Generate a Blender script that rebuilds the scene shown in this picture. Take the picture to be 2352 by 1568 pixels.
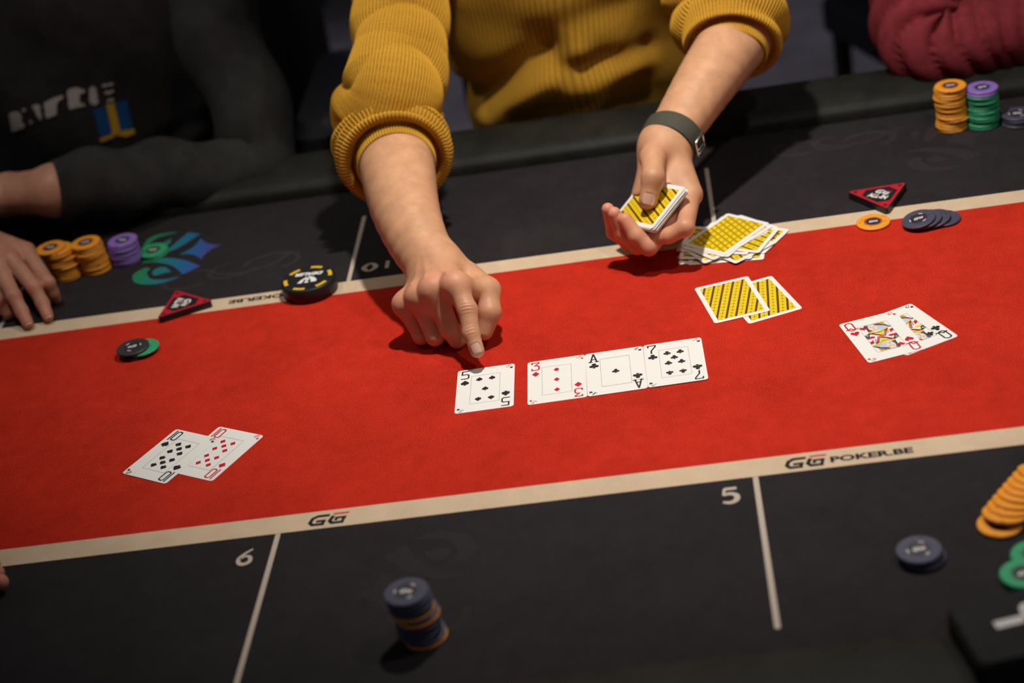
import bpy, math, random
import numpy as np
from mathutils import Vector, Matrix
from mathutils.bvhtree import BVHTree

for o in list(bpy.data.objects): bpy.data.objects.remove(o)
SC = bpy.context.scene
COL = SC.collection
PI = math.pi
random.seed(7)
rng = np.random.default_rng(7)

# ------------------------------------------------------------------ camera
CAM = np.array([0.21235069, -1.61610865, 1.72136611])
CR = np.array([0.9851940996, 0.0354064869, -0.1677467341])
CU = np.array([0.1281668523, 0.4977506356, 0.8577980897])
CF = np.array([-0.1138676603, 0.8665971876, -0.4858430513])
FPX = 4087.467
TZ = 0.76                                   # height of the playing surface

cd = bpy.data.cameras.new('camera')
cam = bpy.data.objects.new('camera', cd)
COL.objects.link(cam)
cam.matrix_world = Matrix([[CR[0], CU[0], -CF[0], CAM[0]], [CR[1], CU[1], -CF[1], CAM[1]],
                           [CR[2], CU[2], -CF[2], CAM[2]], [0, 0, 0, 1]])
cd.sensor_width = 36.0
cd.lens = FPX / 2352 * 36.0
cd.clip_start = 0.05
cd.dof.use_dof = True
cd.dof.focus_distance = 1.915
cd.dof.aperture_fstop = 2.9
SC.camera = cam

# ------------------------------------------------------------------ world, lamps, exposure
w = bpy.data.worlds.new('world'); SC.world = w; w.use_nodes = True
w.node_tree.nodes['Background'].inputs[0].default_value = (0.95, 0.95, 1.0, 1)
w.node_tree.nodes['Background'].inputs[1].default_value = 0.065
SC.view_settings.view_transform = 'Standard'
SC.view_settings.look = 'None'
SC.view_settings.gamma = 1.0
SC.view_settings.exposure = 0.04
SC.view_settings.use_curve_mapping = False


def lamp(name, loc, target, power, radius, angle, blend, color):
    l = bpy.data.lights.new(name, 'SPOT'); l.energy = power; l.shadow_soft_size = radius
    l.spot_size = math.radians(angle); l.spot_blend = blend; l.color = color
    o = bpy.data.objects.new(name, l); COL.objects.link(o)
    o.location = loc
    o.rotation_euler = (Vector(target) - Vector(loc)).to_track_quat('-Z', 'Y').to_euler()
    return o


WARM = (1.0, 0.93, 0.84)
lamp('table_spotlight', (0.16, 0.19, 1.96), (0.18, 0.17, 0.76), 56, 0.030, 84, 0.95, WARM)
lamp('table_spotlight', (0.78, -0.14, 2.02), (0.34, 0.06, 0.76), 14, 0.030, 80, 0.9, WARM)
lamp('table_spotlight', (-0.68, 0.34, 2.02), (-0.62, 0.56, 0.76), 15, 0.030, 72, 0.95, WARM)
lamp('room_spotlight', (-0.55, 3.0, 2.7), (-0.55, 2.75, 0.0), 42, 0.10, 42, 0.8, (0.93, 0.9, 1.0))
lamp('room_spotlight', (0.75, 2.9, 2.7), (0.45, 2.65, 0.0), 42, 0.10, 40, 0.8, (0.93, 0.9, 1.0))


# ------------------------------------------------------------------ pixel helpers (photo taken as 2352 x 1568)
def raydir(u, v):
    return CF + (u - 1176) / FPX * CR - (v - 784) / FPX * CU


def at(u, v, z=0.0):
    """point seen at photo position (u,v) at height z above the playing surface"""
    d = raydir(u, v)
    return CAM + d * ((TZ + z - CAM[2]) / d[2])


def aty(u, v, y):
    """point seen at photo position (u,v) in the upright plane at depth y"""
    d = raydir(u, v)
    return CAM + d * ((y - CAM[1]) / d[1])


# ------------------------------------------------------------------ materials
def srgb(r, g, b):
    f = lambda c: (c / 255 / 12.92) if c / 255 <= 0.04045 else ((c / 255 + 0.055) / 1.055) ** 2.4
    return (f(r), f(g), f(b), 1)


class NT:
    """small helper for building node trees"""
    def __init__(self, m):
        self.t = m.node_tree; self.n = self.t.nodes; self.l = self.t.links

    def node(self, kind, **kw):
        x = self.n.new(kind)
        for k, v in kw.items(): setattr(x, k, v)
        return x

    def link(self, a, b): self.l.new(a, b)

    def math(self, op, a, b=None, c=None, clamp=False):
        x = self.n.new('ShaderNodeMath'); x.operation = op; x.use_clamp = clamp
        for i, v in enumerate((a, b, c)):
            if v is None: continue
            if isinstance(v, (int, float)): x.inputs[i].default_value = v
            else: self.l.new(v, x.inputs[i])
        return x.outputs[0]

    def noise(self, vec, scale, detail=3, rough=0.55):
        x = self.n.new('ShaderNodeTexNoise'); x.inputs['Scale'].default_value = scale
        x.inputs['Detail'].default_value = detail; x.inputs['Roughness'].default_value = rough
        if vec is not None: self.l.new(vec, x.inputs['Vector'])
        return x.outputs['Fac']

    def ramp(self, fac, stops):
        x = self.n.new('ShaderNodeValToRGB')
        e = x.color_ramp.elements
        e[0].position, e[0].color = stops[0]; e[1].position, e[1].color = stops[-1]
        for p, c in stops[1:-1]:
            k = e.new(p); k.color = c
        self.l.new(fac, x.inputs[0]); return x.outputs[0]

    def mix(self, fac, a, b, mode='MIX'):
        x = self.n.new('ShaderNodeMix'); x.data_type = 'RGBA'; x.blend_type = mode
        for s, v in ((0, fac), (6, a), (7, b)):
            if isinstance(v, (int, float)): x.inputs[s].default_value = v
            elif isinstance(v, tuple): x.inputs[s].default_value = v
            else: self.l.new(v, x.inputs[s])
        return x.outputs[2]


MATS = {}


def mat(name, color, rough=0.6, spec=0.5, vary=0.0, vscale=40.0, bump=0.0, bscale=200.0, sheen=0.0, metallic=0.0, coat=0.0,
        sheen_tint=None):
    if name in MATS: return MATS[name]
    m = bpy.data.materials.new(name); m.use_nodes = True
    N = NT(m); b = m.node_tree.nodes['Principled BSDF']
    if len(color) == 3: color = tuple(color) + (1,)
    b.inputs['Base Color'].default_value = color
    b.inputs['Roughness'].default_value = rough
    b.inputs['Specular IOR Level'].default_value = spec
    b.inputs['Metallic'].default_value = metallic
    b.inputs['Coat Weight'].default_value = coat
    if sheen:
        b.inputs['Sheen Weight'].default_value = sheen; b.inputs['Sheen Roughness'].default_value = 0.5
        b.inputs['Sheen Tint'].default_value = sheen_tint or color
    tc = N.node('ShaderNodeTexCoord').outputs['Object']
    if vary:
        f = N.noise(tc, vscale, 4)
        dark = tuple(c * (1 - vary) for c in color[:3]) + (1,); lite = tuple(min(1, c * (1 + vary)) for c in color[:3]) + (1,)
        N.link(N.ramp(f, [(0.32, dark), (0.68, lite)]), b.inputs['Base Color'])
    if bump:
        x = N.node('ShaderNodeBump'); x.inputs['Strength'].default_value = min(1, bump); x.inputs['Distance'].default_value = 0.001
        N.link(N.noise(tc, bscale, 3), x.inputs['Height']); N.link(x.outputs[0], b.inputs['Normal'])
    MATS[name] = m
    return m


def felt_mat(name, color, mottle, grain, spec=0.15, rough=0.9):
    m = mat(name, color, rough=rough, spec=spec)
    N = NT(m); b = m.node_tree.nodes['Principled BSDF']
    tc = N.node('ShaderNodeTexCoord').outputs['Object']
    big = N.noise(tc, 11, 5, 0.62); mid = N.noise(tc, 60, 4, 0.6); fine = N.noise(tc, 800, 3, 0.7)
    s = N.math('ADD', N.math('MULTIPLY', big, 0.55), N.math('MULTIPLY', mid, 0.45))
    s = N.math('ADD', N.math('MULTIPLY', N.math('SUBTRACT', s, 0.5), mottle), N.math('MULTIPLY', N.math('SUBTRACT', fine, 0.5), grain))
    s = N.math('ADD', s, 0.5, clamp=True)
    dark = tuple(c * 0.45 for c in color[:3]) + (1,); lite = tuple(min(1, c * 1.55) for c in color[:3]) + (1,)
    N.link(N.ramp(s, [(0.0, dark), (1.0, lite)]), b.inputs['Base Color'])
    x = N.node('ShaderNodeBump'); x.inputs['Strength'].default_value = 0.5; x.inputs['Distance'].default_value = 0.0006
    N.link(N.noise(tc, 1100, 3), x.inputs['Height']); N.link(x.outputs[0], b.inputs['Normal'])
    return m


M_RED = felt_mat('red_felt', (0.48, 0.025, 0.012), 0.85, 2.4, spec=0.05)
M_BLACKFELT = felt_mat('black_felt', (0.021, 0.018, 0.020), 1.1, 0.8)
M_STRIPE = felt_mat('cream_print', (0.60, 0.46, 0.32), 0.45, 0.5)
M_SEAT = mat('seat_print', (0.50, 0.42, 0.35), 0.9, 0.1)
M_FAINT = felt_mat('faint_grey_print', (0.031, 0.026, 0.029), 0.8, 0.5)
M_PRINTK = mat('print_black', (0.012, 0.012, 0.016), 0.8, 0.2)
M_PRINTR = mat('print_red', (0.55, 0.02, 0.02), 0.8, 0.2)
M_VINYL = mat('black_vinyl', (0.018, 0.018, 0.015), 0.55, 0.15, vary=0.25, vscale=25, bump=0.35, bscale=500)
M_WOOD = mat('dark_base', (0.03, 0.028, 0.027), 0.6)
M_CARD = mat('card_white', (0.84, 0.83, 0.80), 0.42, 0.4)
M_INKK = mat('ink_black', (0.018, 0.017, 0.020), 0.5, 0.3)
M_INKR = mat('ink_red', (0.56, 0.012, 0.03), 0.5, 0.3)
M_INKY = mat('ink_yellow', (0.80, 0.60, 0.03), 0.5, 0.3)
M_INKB = mat('ink_blue', (0.03, 0.05, 0.20), 0.5, 0.3)
M_INKL = mat('ink_pale_blue', (0.45, 0.58, 0.78), 0.5, 0.3)
M_INKS = mat('ink_skin', (0.85, 0.66, 0.52), 0.5, 0.3)
M_INKG = mat('ink_grey_line', (0.12, 0.12, 0.12), 0.5, 0.3)
M_WHITEP = mat('white_print', (0.78, 0.76, 0.74), 0.5, 0.3)
M_BLACKPLASTIC = mat('black_plastic', (0.012, 0.013, 0.014), 0.45, 0.4)  # plain black plastic of the plaque and button bodies


def back_mat(lattice):
    """yellow card back: brown slanting stripes between bands of small crosses"""
    m = mat('card_back_lattice' if lattice else 'card_back_stripes', (0.8, 0.6, 0.02), 0.42, 0.4)
    N = NT(m); b = m.node_tree.nodes['Principled BSDF']
    tc = N.node('ShaderNodeTexCoord').outputs['Object']
    sp = N.node('ShaderNodeSeparateXYZ'); N.link(tc, sp.inputs[0])
    x, y = sp.outputs[0], sp.outputs[1]
    a = math.radians(BACK_ANGLE)
    s = N.math('ADD', N.math('MULTIPLY', x, math.cos(a) / 0.01035), N.math('MULTIPLY', y, math.sin(a) / 0.01035))
    t = N.math('ADD', N.math('MULTIPLY', x, -math.sin(a) / 0.0068), N.math('MULTIPLY', y, math.cos(a) / 0.0068))
    fs = N.math('FRACT', N.math('ADD', s, 50.3)); ft = N.math('FRACT', N.math('ADD', t, 50.0))
    stripe = N.math('LESS_THAN', fs, 0.22)
    ds = N.math('ABSOLUTE', N.math('SUBTRACT', fs, 0.61)); dt = N.math('ABSOLUTE', N.math('SUBTRACT', ft, 0.5))
    p1 = N.math('MULTIPLY', N.math('LESS_THAN', ds, 0.12), N.math('LESS_THAN', dt, 0.05))
    p2 = N.math('MULTIPLY', N.math('LESS_THAN', ds, 0.03), N.math('LESS_THAN', dt, 0.2))
    plus = N.math('MAXIMUM', p1, p2)
    # dotted edges on the bands and small diamonds around the crosses
    ft2 = N.math('FRACT', N.math('MULTIPLY', t, 3.0))
    edge = N.math('MULTIPLY', N.math('GREATER_THAN', ds, 0.33), N.math('GREATER_THAN', ft2, 0.55))
    ring = N.math('COMPARE', N.math('ADD', N.math('MULTIPLY', ds, 2.4), N.math('MULTIPLY', dt, 1.6)), 0.72, 0.045)
    fine = N.math('MAXIMUM', N.math('MULTIPLY', edge, 0.75), N.math('MULTIPLY', ring, 0.7))
    brown = (0.115, 0.045, 0.018, 1); yel = (0.82, 0.60, 0.012, 1); dk = (0.06, 0.04, 0.02, 1)
    c = N.mix(fine, yel, (0.40, 0.25, 0.012, 1))
    c = N.mix(plus, c, dk)
    c = N.mix(stripe, c, brown)
    if lattice:
        k = 2 * PI
        q1 = N.math('ABSOLUTE', N.math('SUBTRACT', N.math('FRACT', N.math('ADD', N.math('DIVIDE', x, 0.0088), 50.0)), 0.5))
        q2 = N.math('ABSOLUTE', N.math('SUBTRACT', N.math('FRACT', N.math('ADD', N.math('ADD', N.math('DIVIDE', y, 0.0086), N.math('DIVIDE', x, 0.018)), 50.0)), 0.5))
        g = N.math('MAXIMUM', N.math('MULTIPLY', q1, 0.9), q2)
        c = N.ramp(g, [(0.2, (0.84, 0.63, 0.01, 1)), (0.36, (0.62, 0.42, 0.01, 1)), (0.5, (0.20, 0.12, 0.012, 1))])
    N.link(c, b.inputs['Base Color'])
    return m


BACK_ANGLE = -21.0
M_BACK = back_mat(False)
M_BACKL = back_mat(True)


def chip_mat(name, color, blot):
    m = mat(name, color, 0.5, 0.4)
    N = NT(m); b = m.node_tree.nodes['Principled BSDF']
    g = N.node('ShaderNodeObjectInfo').outputs['Random']
    tc = N.node('ShaderNodeTexCoord').outputs['Object']
    v = N.node('ShaderNodeVectorMath', operation='ADD'); N.link(tc, v.inputs[0]); N.link(g, v.inputs[1])
    f = N.noise(v.outputs[0], 150, 3, 0.6)
    c = N.ramp(f, [(0.30, blot), (0.42, color)])
    N.link(c, b.inputs['Base Color'])
    return m


CH = {
    'orange': chip_mat('chip_orange', (0.84, 0.33, 0.024, 1), (0.45, 0.11, 0.012, 1)),
    'purple': chip_mat('chip_purple', (0.26, 0.15, 0.50, 1), (0.18, 0.10, 0.40, 1)),
    'green': chip_mat('chip_green', (0.03, 0.33, 0.15, 1), (0.02, 0.20, 0.10, 1)),
    'navy': chip_mat('chip_navy', (0.060, 0.060, 0.10, 1), (0.035, 0.035, 0.06, 1)),
    'black': chip_mat('chip_black', (0.030, 0.030, 0.034, 1), (0.02, 0.02, 0.024, 1)),
}
RING = {'orange': mat('ring_rust', (0.48, 0.09, 0.02), 0.5), 'purple': mat('ring_blue', (0.10, 0.09, 0.42), 0.5),
        'green': mat('ring_dark_green', (0.02, 0.17, 0.08), 0.5), 'navy': mat('ring_dark_navy', (0.028, 0.028, 0.045), 0.5),
        'black': mat('ring_black', (0.018, 0.018, 0.02), 0.5)}
M_INLAY = mat('chip_inlay', (0.022, 0.020, 0.032), 0.45)


def skin_mat(name, base, red):
    m = mat(name, base, 0.5, 0.35)
    N = NT(m); b = m.node_tree.nodes['Principled BSDF']
    tc = N.node('ShaderNodeTexCoord').outputs['Object']
    at_ = N.node('ShaderNodeAttribute'); at_.attribute_name = 'flush'
    f = N.noise(tc, 55, 5, 0.6)
    lo = tuple(c * 0.86 for c in base[:3]) + (1,); hi = tuple(min(1, c * 1.12) for c in base[:3]) + (1,)
    c = N.ramp(f, [(0.3, lo), (0.7, hi)])
    c = N.mix(at_.outputs['Fac'], c, red)
    N.link(c, b.inputs['Base Color'])
    b.inputs['Subsurface Weight'].default_value = 0.12
    b.inputs['Subsurface Radius'].default_value = (0.006, 0.002, 0.001)
    x = N.node('ShaderNodeBump'); x.inputs['Strength'].default_value = 0.13; x.inputs['Distance'].default_value = 0.0005
    v = N.node('ShaderNodeTexVoronoi'); v.inputs['Scale'].default_value = 700; N.link(tc, v.inputs['Vector'])
    N.link(v.outputs['Distance'], x.inputs['Height']); N.link(x.outputs[0], b.inputs['Normal'])
    return m


M_SKIN = skin_mat('skin_dealer', (0.58, 0.305, 0.168, 1), (0.66, 0.25, 0.17, 1))
M_SKIN2 = skin_mat('skin_player', (0.50, 0.24, 0.155, 1), (0.52, 0.17, 0.12, 1))
M_NAIL = mat('fingernail', (0.66, 0.40, 0.30), 0.28, 0.6)
M_HAIR = mat('dark_hair', (0.02, 0.014, 0.01), 0.6)


def knit_mat(name, color, groove, amount=1.0):
    m = mat(name, color, 0.85, 0.2, sheen=0.25)
    N = NT(m); b = m.node_tree.nodes['Principled BSDF']
    uv = N.node('ShaderNodeUVMap'); uv.uv_map = 'UVMap'
    sp = N.node('ShaderNodeSeparateXYZ'); N.link(uv.outputs[0], sp.inputs[0])
    rib = N.math('ADD', N.math('MULTIPLY', N.math('COSINE', N.math('MULTIPLY', sp.outputs[0], 2 * PI)), 0.5), 0.5)
    st = N.math('ADD', N.math('MULTIPLY', N.math('COSINE', N.math('MULTIPLY', sp.outputs[1], 2 * PI)), 0.5), 0.5)
    tc = N.node('ShaderNodeTexCoord').outputs['Object']
    f = N.noise(tc, 300, 3)
    h = N.math('ADD', N.math('ADD', N.math('MULTIPLY', rib, 0.6), N.math('MULTIPLY', st, 0.10)), N.math('MULTIPLY', f, 0.5))
    N.link(N.ramp(h, [(0.12, groove), (0.70, color)]), b.inputs['Base Color'])
    x = N.node('ShaderNodeBump'); x.inputs['Strength'].default_value = 0.7 * amount; x.inputs['Distance'].default_value = 0.0016
    N.link(h, x.inputs['Height']); N.link(x.outputs[0], b.inputs['Normal'])
    return m


M_KNIT = knit_mat('mustard_knit', (0.54, 0.285, 0.026, 1), (0.28, 0.130, 0.012, 1))
M_HOODIE = mat('black_fleece', (0.033, 0.032, 0.031), 0.95, 0.1, vary=0.2, vscale=30, bump=0.4, bscale=700)
M_MAROON = mat('maroon_fleece', (0.23, 0.032, 0.042), 0.95, 0.1, vary=0.2, vscale=60, bump=0.5, bscale=600, sheen=0.15)
M_DENIM = mat('dark_trousers', (0.02, 0.021, 0.026), 0.9, 0.2)
M_CHAIR = mat('chair_black', (0.030, 0.033, 0.040), 0.6, 0.3)


# ------------------------------------------------------------------ object helpers
def link_mesh(name, verts, faces, material, parent=None, smooth=False, mat_idx=None, uv=None, wrap=0):
    me = bpy.data.meshes.new(name)
    me.from_pydata([tuple(map(float, v)) for v in verts], [], [tuple(map(int, f)) for f in faces])
    mats = material if isinstance(material, (list, tuple)) else [material]
    for m in mats: me.materials.append(m)
    if mat_idx is not None: me.polygons.foreach_set('material_index', list(mat_idx))
    if smooth: me.polygons.foreach_set('use_smooth', [True] * len(me.polygons))
    if uv is not None:
        l = me.uv_layers.new(name='UVMap')
        idx = np.empty(len(me.loops), dtype=np.int64); me.loops.foreach_get('vertex_index', idx)
        q = np.asarray(uv, float)[idx]
        if wrap:                                            # the seam column keeps counting up
            f4 = q.reshape(-1, 4, 2); u = f4[:, :, 0]
            u[:] = np.where((u.max(1, keepdims=True) - u > wrap / 2), u + wrap, u)
        l.data.foreach_set('uv', q.ravel())
    me.update()
    o = bpy.data.objects.new(name, me); COL.objects.link(o)
    if parent is not None: o.parent = parent
    return o


def tag(o, label, cat, group=None):
    o['label'] = label; o['category'] = cat
    if group: o['group'] = group
    return o


def empty(name, loc, rz=0.0):
    o = bpy.data.objects.new(name, None); COL.objects.link(o)
    o.location = [float(c) for c in loc]; o.rotation_euler = (0, 0, rz); o.empty_display_size = 0.05
    return o


def copy_tree(o, parent=None):
    c = o.copy(); COL.objects.link(c)
    if parent is not None: c.parent = parent
    for ch in list(o.children): copy_tree(ch, c)
    return c


class MB:
    """collects polygons into one mesh, several materials allowed"""
    def __init__(self): self.v = []; self.f = []; self.mi = []; self.mats = []; self.lay = 0.0

    def _m(self, m):
        if m not in self.mats: self.mats.append(m)
        return self.mats.index(m)

    def poly(self, pts, m, z=0.0):
        k = len(self.v)
        A = sum(pts[i][0] * pts[(i + 1) % len(pts)][1] - pts[(i + 1) % len(pts)][0] * pts[i][1] for i in range(len(pts)))
        if A < 0: pts = pts[::-1]
        for p in pts: self.v.append((p[0], p[1], p[2] if len(p) > 2 else z))
        self.f.append(list(range(k, k + len(pts)))); self.mi.append(self._m(m))

    def face3(self, pts, m):
        k = len(self.v); self.v += [tuple(p) for p in pts]; self.f.append(list(range(k, k + len(pts)))); self.mi.append(self._m(m))

    def strip(self, P, W, m, z=0.0, closed=False, M=None):
        """one mitred ribbon along P; W = width or widths"""
        P = np.array([p[:2] for p in P], float); n = len(P); W = np.broadcast_to(np.asarray(W, float), (n,))
        d = (np.roll(P, -1, 0) - P) if closed else np.diff(P, axis=0)
        d /= np.linalg.norm(d, axis=1)[:, None] + 1e-12; N = np.stack([-d[:, 1], d[:, 0]], 1)
        if closed: a, c = np.roll(N, 1, 0), N
        else: a, c = np.vstack([N[:1], N]), np.vstack([N, N[-1:]])
        t = a + c; t /= np.linalg.norm(t, axis=1)[:, None] + 1e-9
        k = 1 / np.maximum((t * a).sum(1), .45)
        L, R = P + t * (k * W / 2)[:, None], P - t * (k * W / 2)[:, None]
        z += self.lay; self.lay += 4e-6
        V = [(*p, z) for p in L] + [(*p, z) for p in R]
        if M is not None: V = [tuple(M @ Vector(v)) for v in V]
        k0 = len(self.v); self.v += V; mi = self._m(m)
        for i in range(n if closed else n - 1):
            j = (i + 1) % n; self.f.append([k0 + n + i, k0 + n + j, k0 + j, k0 + i]); self.mi.append(mi)

    def stroke(self, pts, wd, m, z=0.0, closed=False, ext=0.5, M=None):
        P = [np.array(p[:2], float) for p in pts]
        if not closed and ext:
            a, b_ = P[0] - P[1], P[-1] - P[-2]
            P[0] = P[0] + a / np.linalg.norm(a) * wd * ext; P[-1] = P[-1] + b_ / np.linalg.norm(b_) * wd * ext
        self.strip(P, wd, m, z, closed, M)

    def add_mesh(self, me, M, m, flip=False):
        k = len(self.v)
        for v in me.vertices: self.v.append(tuple(M @ v.co))
        for p in me.polygons:
            f = [k + i for i in p.vertices]
            self.f.append(f[::-1] if flip else f); self.mi.append(self._m(m))

    def build(self, name, parent=None, smooth=False):
        return link_mesh(name, self.v, self.f, self.mats, parent, smooth, self.mi)


def text_mesh(body, size=1.0, offset=0.0, shear=0.0, spacing=1.0):
    c = bpy.data.curves.new('txt', 'FONT'); c.body = body; c.size = size; c.offset = offset; c.shear = shear
    c.align_x = 'CENTER'; c.align_y = 'CENTER'; c.space_character = spacing; c.resolution_u = 3; c.fill_mode = 'FRONT'
    o = bpy.data.objects.new('txt', c); COL.objects.link(o)
    dg = bpy.context.evaluated_depsgraph_get()
    me = bpy.data.meshes.new_from_object(o.evaluated_get(dg))
    bpy.data.objects.remove(o); bpy.data.curves.remove(c)
    return me


def xf(x, y, z=0.0, rot=0.0, sx=1.0, sy=1.0):
    return Matrix.Translation((x, y, z)) @ Matrix.Rotation(rot, 4, 'Z') @ Matrix.Diagonal((sx, sy, 1, 1))


def slab(name, outline, thick, material, parent=None, bevel=0.0, z0=0.0, mats=None):
    """prism over a 2D outline with chamfered top edge"""
    n = len(outline); c = np.mean(np.array(outline), axis=0)
    o2 = np.array(outline)
    inn = c + (o2 - c) * (1 - bevel / max(1e-9, np.linalg.norm(o2 - c, axis=1).mean()))
    V = [(p[0], p[1], z0) for p in o2] + [(p[0], p[1], z0 + thick - bevel) for p in o2] + [(p[0], p[1], z0 + thick) for p in inn]
    F = [list(range(n))[::-1]] + [[2 * n + i for i in range(n)]]
    for i in range(n):
        j = (i + 1) % n
        F.append([i, j, n + j, n + i]); F.append([n + i, n + j, 2 * n + j, 2 * n + i])
    return link_mesh(name, V, F, material, parent)


def rrect(w_, h_, r, k=5):
    pts = []
    for cx, cy, a0 in ((w_ / 2 - r, h_ / 2 - r, 0), (-w_ / 2 + r, h_ / 2 - r, 90), (-w_ / 2 + r, -h_ / 2 + r, 180), (w_ / 2 - r, -h_ / 2 + r, 270)):
        for i in range(k + 1):
            a = math.radians(a0 + 90 * i / k); pts.append((cx + r * math.cos(a), cy + r * math.sin(a)))
    return pts


def lathe(profile, n=40):
    V, F = [], []
    for r, z in profile:
        for i in range(n):
            a = 2 * PI * i / n; V.append((r * math.cos(a), r * math.sin(a), z))
    for k in range(len(profile) - 1):
        for i in range(n):
            j = (i + 1) % n; F.append([k * n + i, k * n + j, (k + 1) * n + j, (k + 1) * n + i])
    F.append(list(range(n))[::-1]); F.append([(len(profile) - 1) * n + i for i in range(n)])
    return V, F


def disc(mb, r, m, z, n=32, r0=0.0, cx=0, cy=0):
    if r0 == 0:
        mb.poly([(cx + r * math.cos(2 * PI * i / n), cy + r * math.sin(2 * PI * i / n)) for i in range(n)], m, z)
    else:
        for i in range(n):
            a, b = 2 * PI * i / n, 2 * PI * (i + 1) / n
            mb.poly([(cx + r0 * math.cos(a), cy + r0 * math.sin(a)), (cx + r * math.cos(a), cy + r * math.sin(a)),
                     (cx + r * math.cos(b), cy + r * math.sin(b)), (cx + r0 * math.cos(b), cy + r0 * math.sin(b))], m, z)


def struct(o):
    o['kind'] = 'structure'; return o


def box(name, lo, hi, m, parent=None, bevel=0.0):
    w_, h_ = hi[0] - lo[0], hi[1] - lo[1]
    ol = rrect(w_, h_, max(bevel, 1e-4), 3)
    o = slab(name, ol, hi[2] - lo[2], m, parent, bevel=min(bevel, (hi[2] - lo[2]) * 0.4))
    for v in o.data.vertices:
        v.co.x += (lo[0] + hi[0]) / 2; v.co.y += (lo[1] + hi[1]) / 2; v.co.z += lo[2]
    return o


# ------------------------------------------------------------------ signed-distance bodies -> one continuous mesh
def smin(a, b, k):
    h = np.clip(0.5 + 0.5 * (b - a) / k, 0, 1)
    return b + (a - b) * h - k * h * (1 - h)


def rc(a, b, ra, rb, n=None, f=1.0):
    """tapered limb; n,f: direction in which its section is squashed to f"""
    a = np.asarray(a, float); b = np.asarray(b, float)
    if n is not None: n = np.asarray(n, float) / np.linalg.norm(n)

    def fn(p):
        q = p - a; ba = b - a
        h = np.clip((q @ ba) / (ba @ ba), 0, 1)
        r = q - h[:, None] * ba
        if n is not None:
            r = r + (r @ n)[:, None] * n * (1 / f - 1)
            return (np.linalg.norm(r, axis=1) - (ra + (rb - ra) * h)) * min(1, f * 1.1)
        return np.linalg.norm(r, axis=1) - (ra + (rb - ra) * h)
    return fn


def ell(c, rad, axes=None):
    c = np.asarray(c, float); rad = np.asarray(rad, float)
    R = np.eye(3) if axes is None else np.array([np.asarray(x, float) / np.linalg.norm(x) for x in axes])

    def fn(p):
        q = (p - c) @ R.T
        k0 = np.linalg.norm(q / rad, axis=1); k1 = np.linalg.norm(q / rad ** 2, axis=1) + 1e-9
        return k0 * (k0 - 1) / k1
    return fn


def blend(fns, k):
    def fn(p):
        d = fns[0](p)
        for f in fns[1:]: d = smin(d, f(p), k)
        return d
    return fn


def mesh_sdf(f, lo, hi, h):
    lo = np.asarray(lo, float); hi = np.asarray(hi, float)
    H = 16 * h
    n = np.maximum(1, np.ceil((hi - lo) / H).astype(int))
    I = np.stack(np.meshgrid(*[np.arange(k) for k in n], indexing='ij'), -1).reshape(-1, 3)
    d = f(lo + (I + 0.5) * H); I = I[np.abs(d) < H * 0.95 + 0.006]
    sub = np.stack(np.meshgrid(*[np.arange(4)] * 3, indexing='ij'), -1).reshape(-1, 3)
    I = (I[:, None] * 4 + sub).reshape(-1, 3)
    d = f(lo + (I + 0.5) * 4 * h); I = I[np.abs(d) < 4 * h * 0.95 + 0.002]
    I = (I[:, None] * 4 + sub).reshape(-1, 3)
    N = (I.max(0) + 3).astype(np.int64)
    key = lambda J: (J[..., 0].astype(np.int64) * N[1] + J[..., 1]) * N[2] + J[..., 2]
    cor = np.array([[i, j, k] for i in (0, 1) for j in (0, 1) for k in (0, 1)])
    K = key(I[:, None] + cor)
    uq, inv = np.unique(K, return_inverse=True); inv = inv.reshape(K.shape)
    J = np.stack([uq // (N[1] * N[2]), (uq // N[2]) % N[1], uq % N[2]], -1)
    vals = np.empty(len(uq))
    for s in range(0, len(uq), 200000): vals[s:s + 200000] = f(lo + J[s:s + 200000] * h)
    c = vals[inv]; act = (c < 0).any(1) & (c >= 0).any(1)
    I = I[act]; c = c[act]
    acc = np.zeros((len(I), 3)); cnt = np.zeros(len(I))
    for a in range(8):
        for ax, bit in ((0, 4), (1, 2), (2, 1)):
            if a & bit: continue
            b = a | bit; va, vb = c[:, a], c[:, b]; m = (va < 0) != (vb < 0)
            t = np.where(m, va / np.where(m, va - vb, 1), 0)
            p = cor[a] + t[:, None] * (cor[b] - cor[a])
            acc[m] += p[m]; cnt[m] += 1
    V = lo + (I + acc / cnt[:, None]) * h
    ck = key(I); order = np.argsort(ck); cks = ck[order]

    def find(Jc):
        k = key(Jc); i = np.searchsorted(cks, k); i = np.clip(i, 0, len(cks) - 1)
        return np.where(cks[i] == k, order[i], -1)
    F = []
    for ax, bit in ((0, 4), (1, 2), (2, 1)):
        m = (c[:, 0] < 0) != (c[:, bit] < 0)
        if not m.any(): continue
        e1 = np.eye(3, dtype=int)[(ax + 1) % 3]; e2 = np.eye(3, dtype=int)[(ax + 2) % 3]
        B = I[m]; q = np.stack([np.nonzero(m)[0], find(B - e1), find(B - e1 - e2), find(B - e2)], 1)
        flip = c[m, 0] >= 0
        q[flip] = q[flip][:, ::-1]
        q = q[(q >= 0).all(1)]
        F.append(q)
    F = np.concatenate(F)
    e = h * 0.3
    for _ in range(2):
        d = f(V); g = np.stack([(f(V + np.eye(3)[i] * e) - f(V - np.eye(3)[i] * e)) / (2 * e) for i in range(3)], -1)
        g2 = (g * g).sum(1) + 1e-6
        V = V - np.clip(d / g2, -h * .6, h * .6)[:, None] * g
    return V, F


def join_meshes(parts):
    V, F, k = [], [], 0
    for v, f in parts:
        V.append(v); F.append(np.asarray(f) + k); k += len(v)
    return np.concatenate(V), np.concatenate(F)


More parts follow.
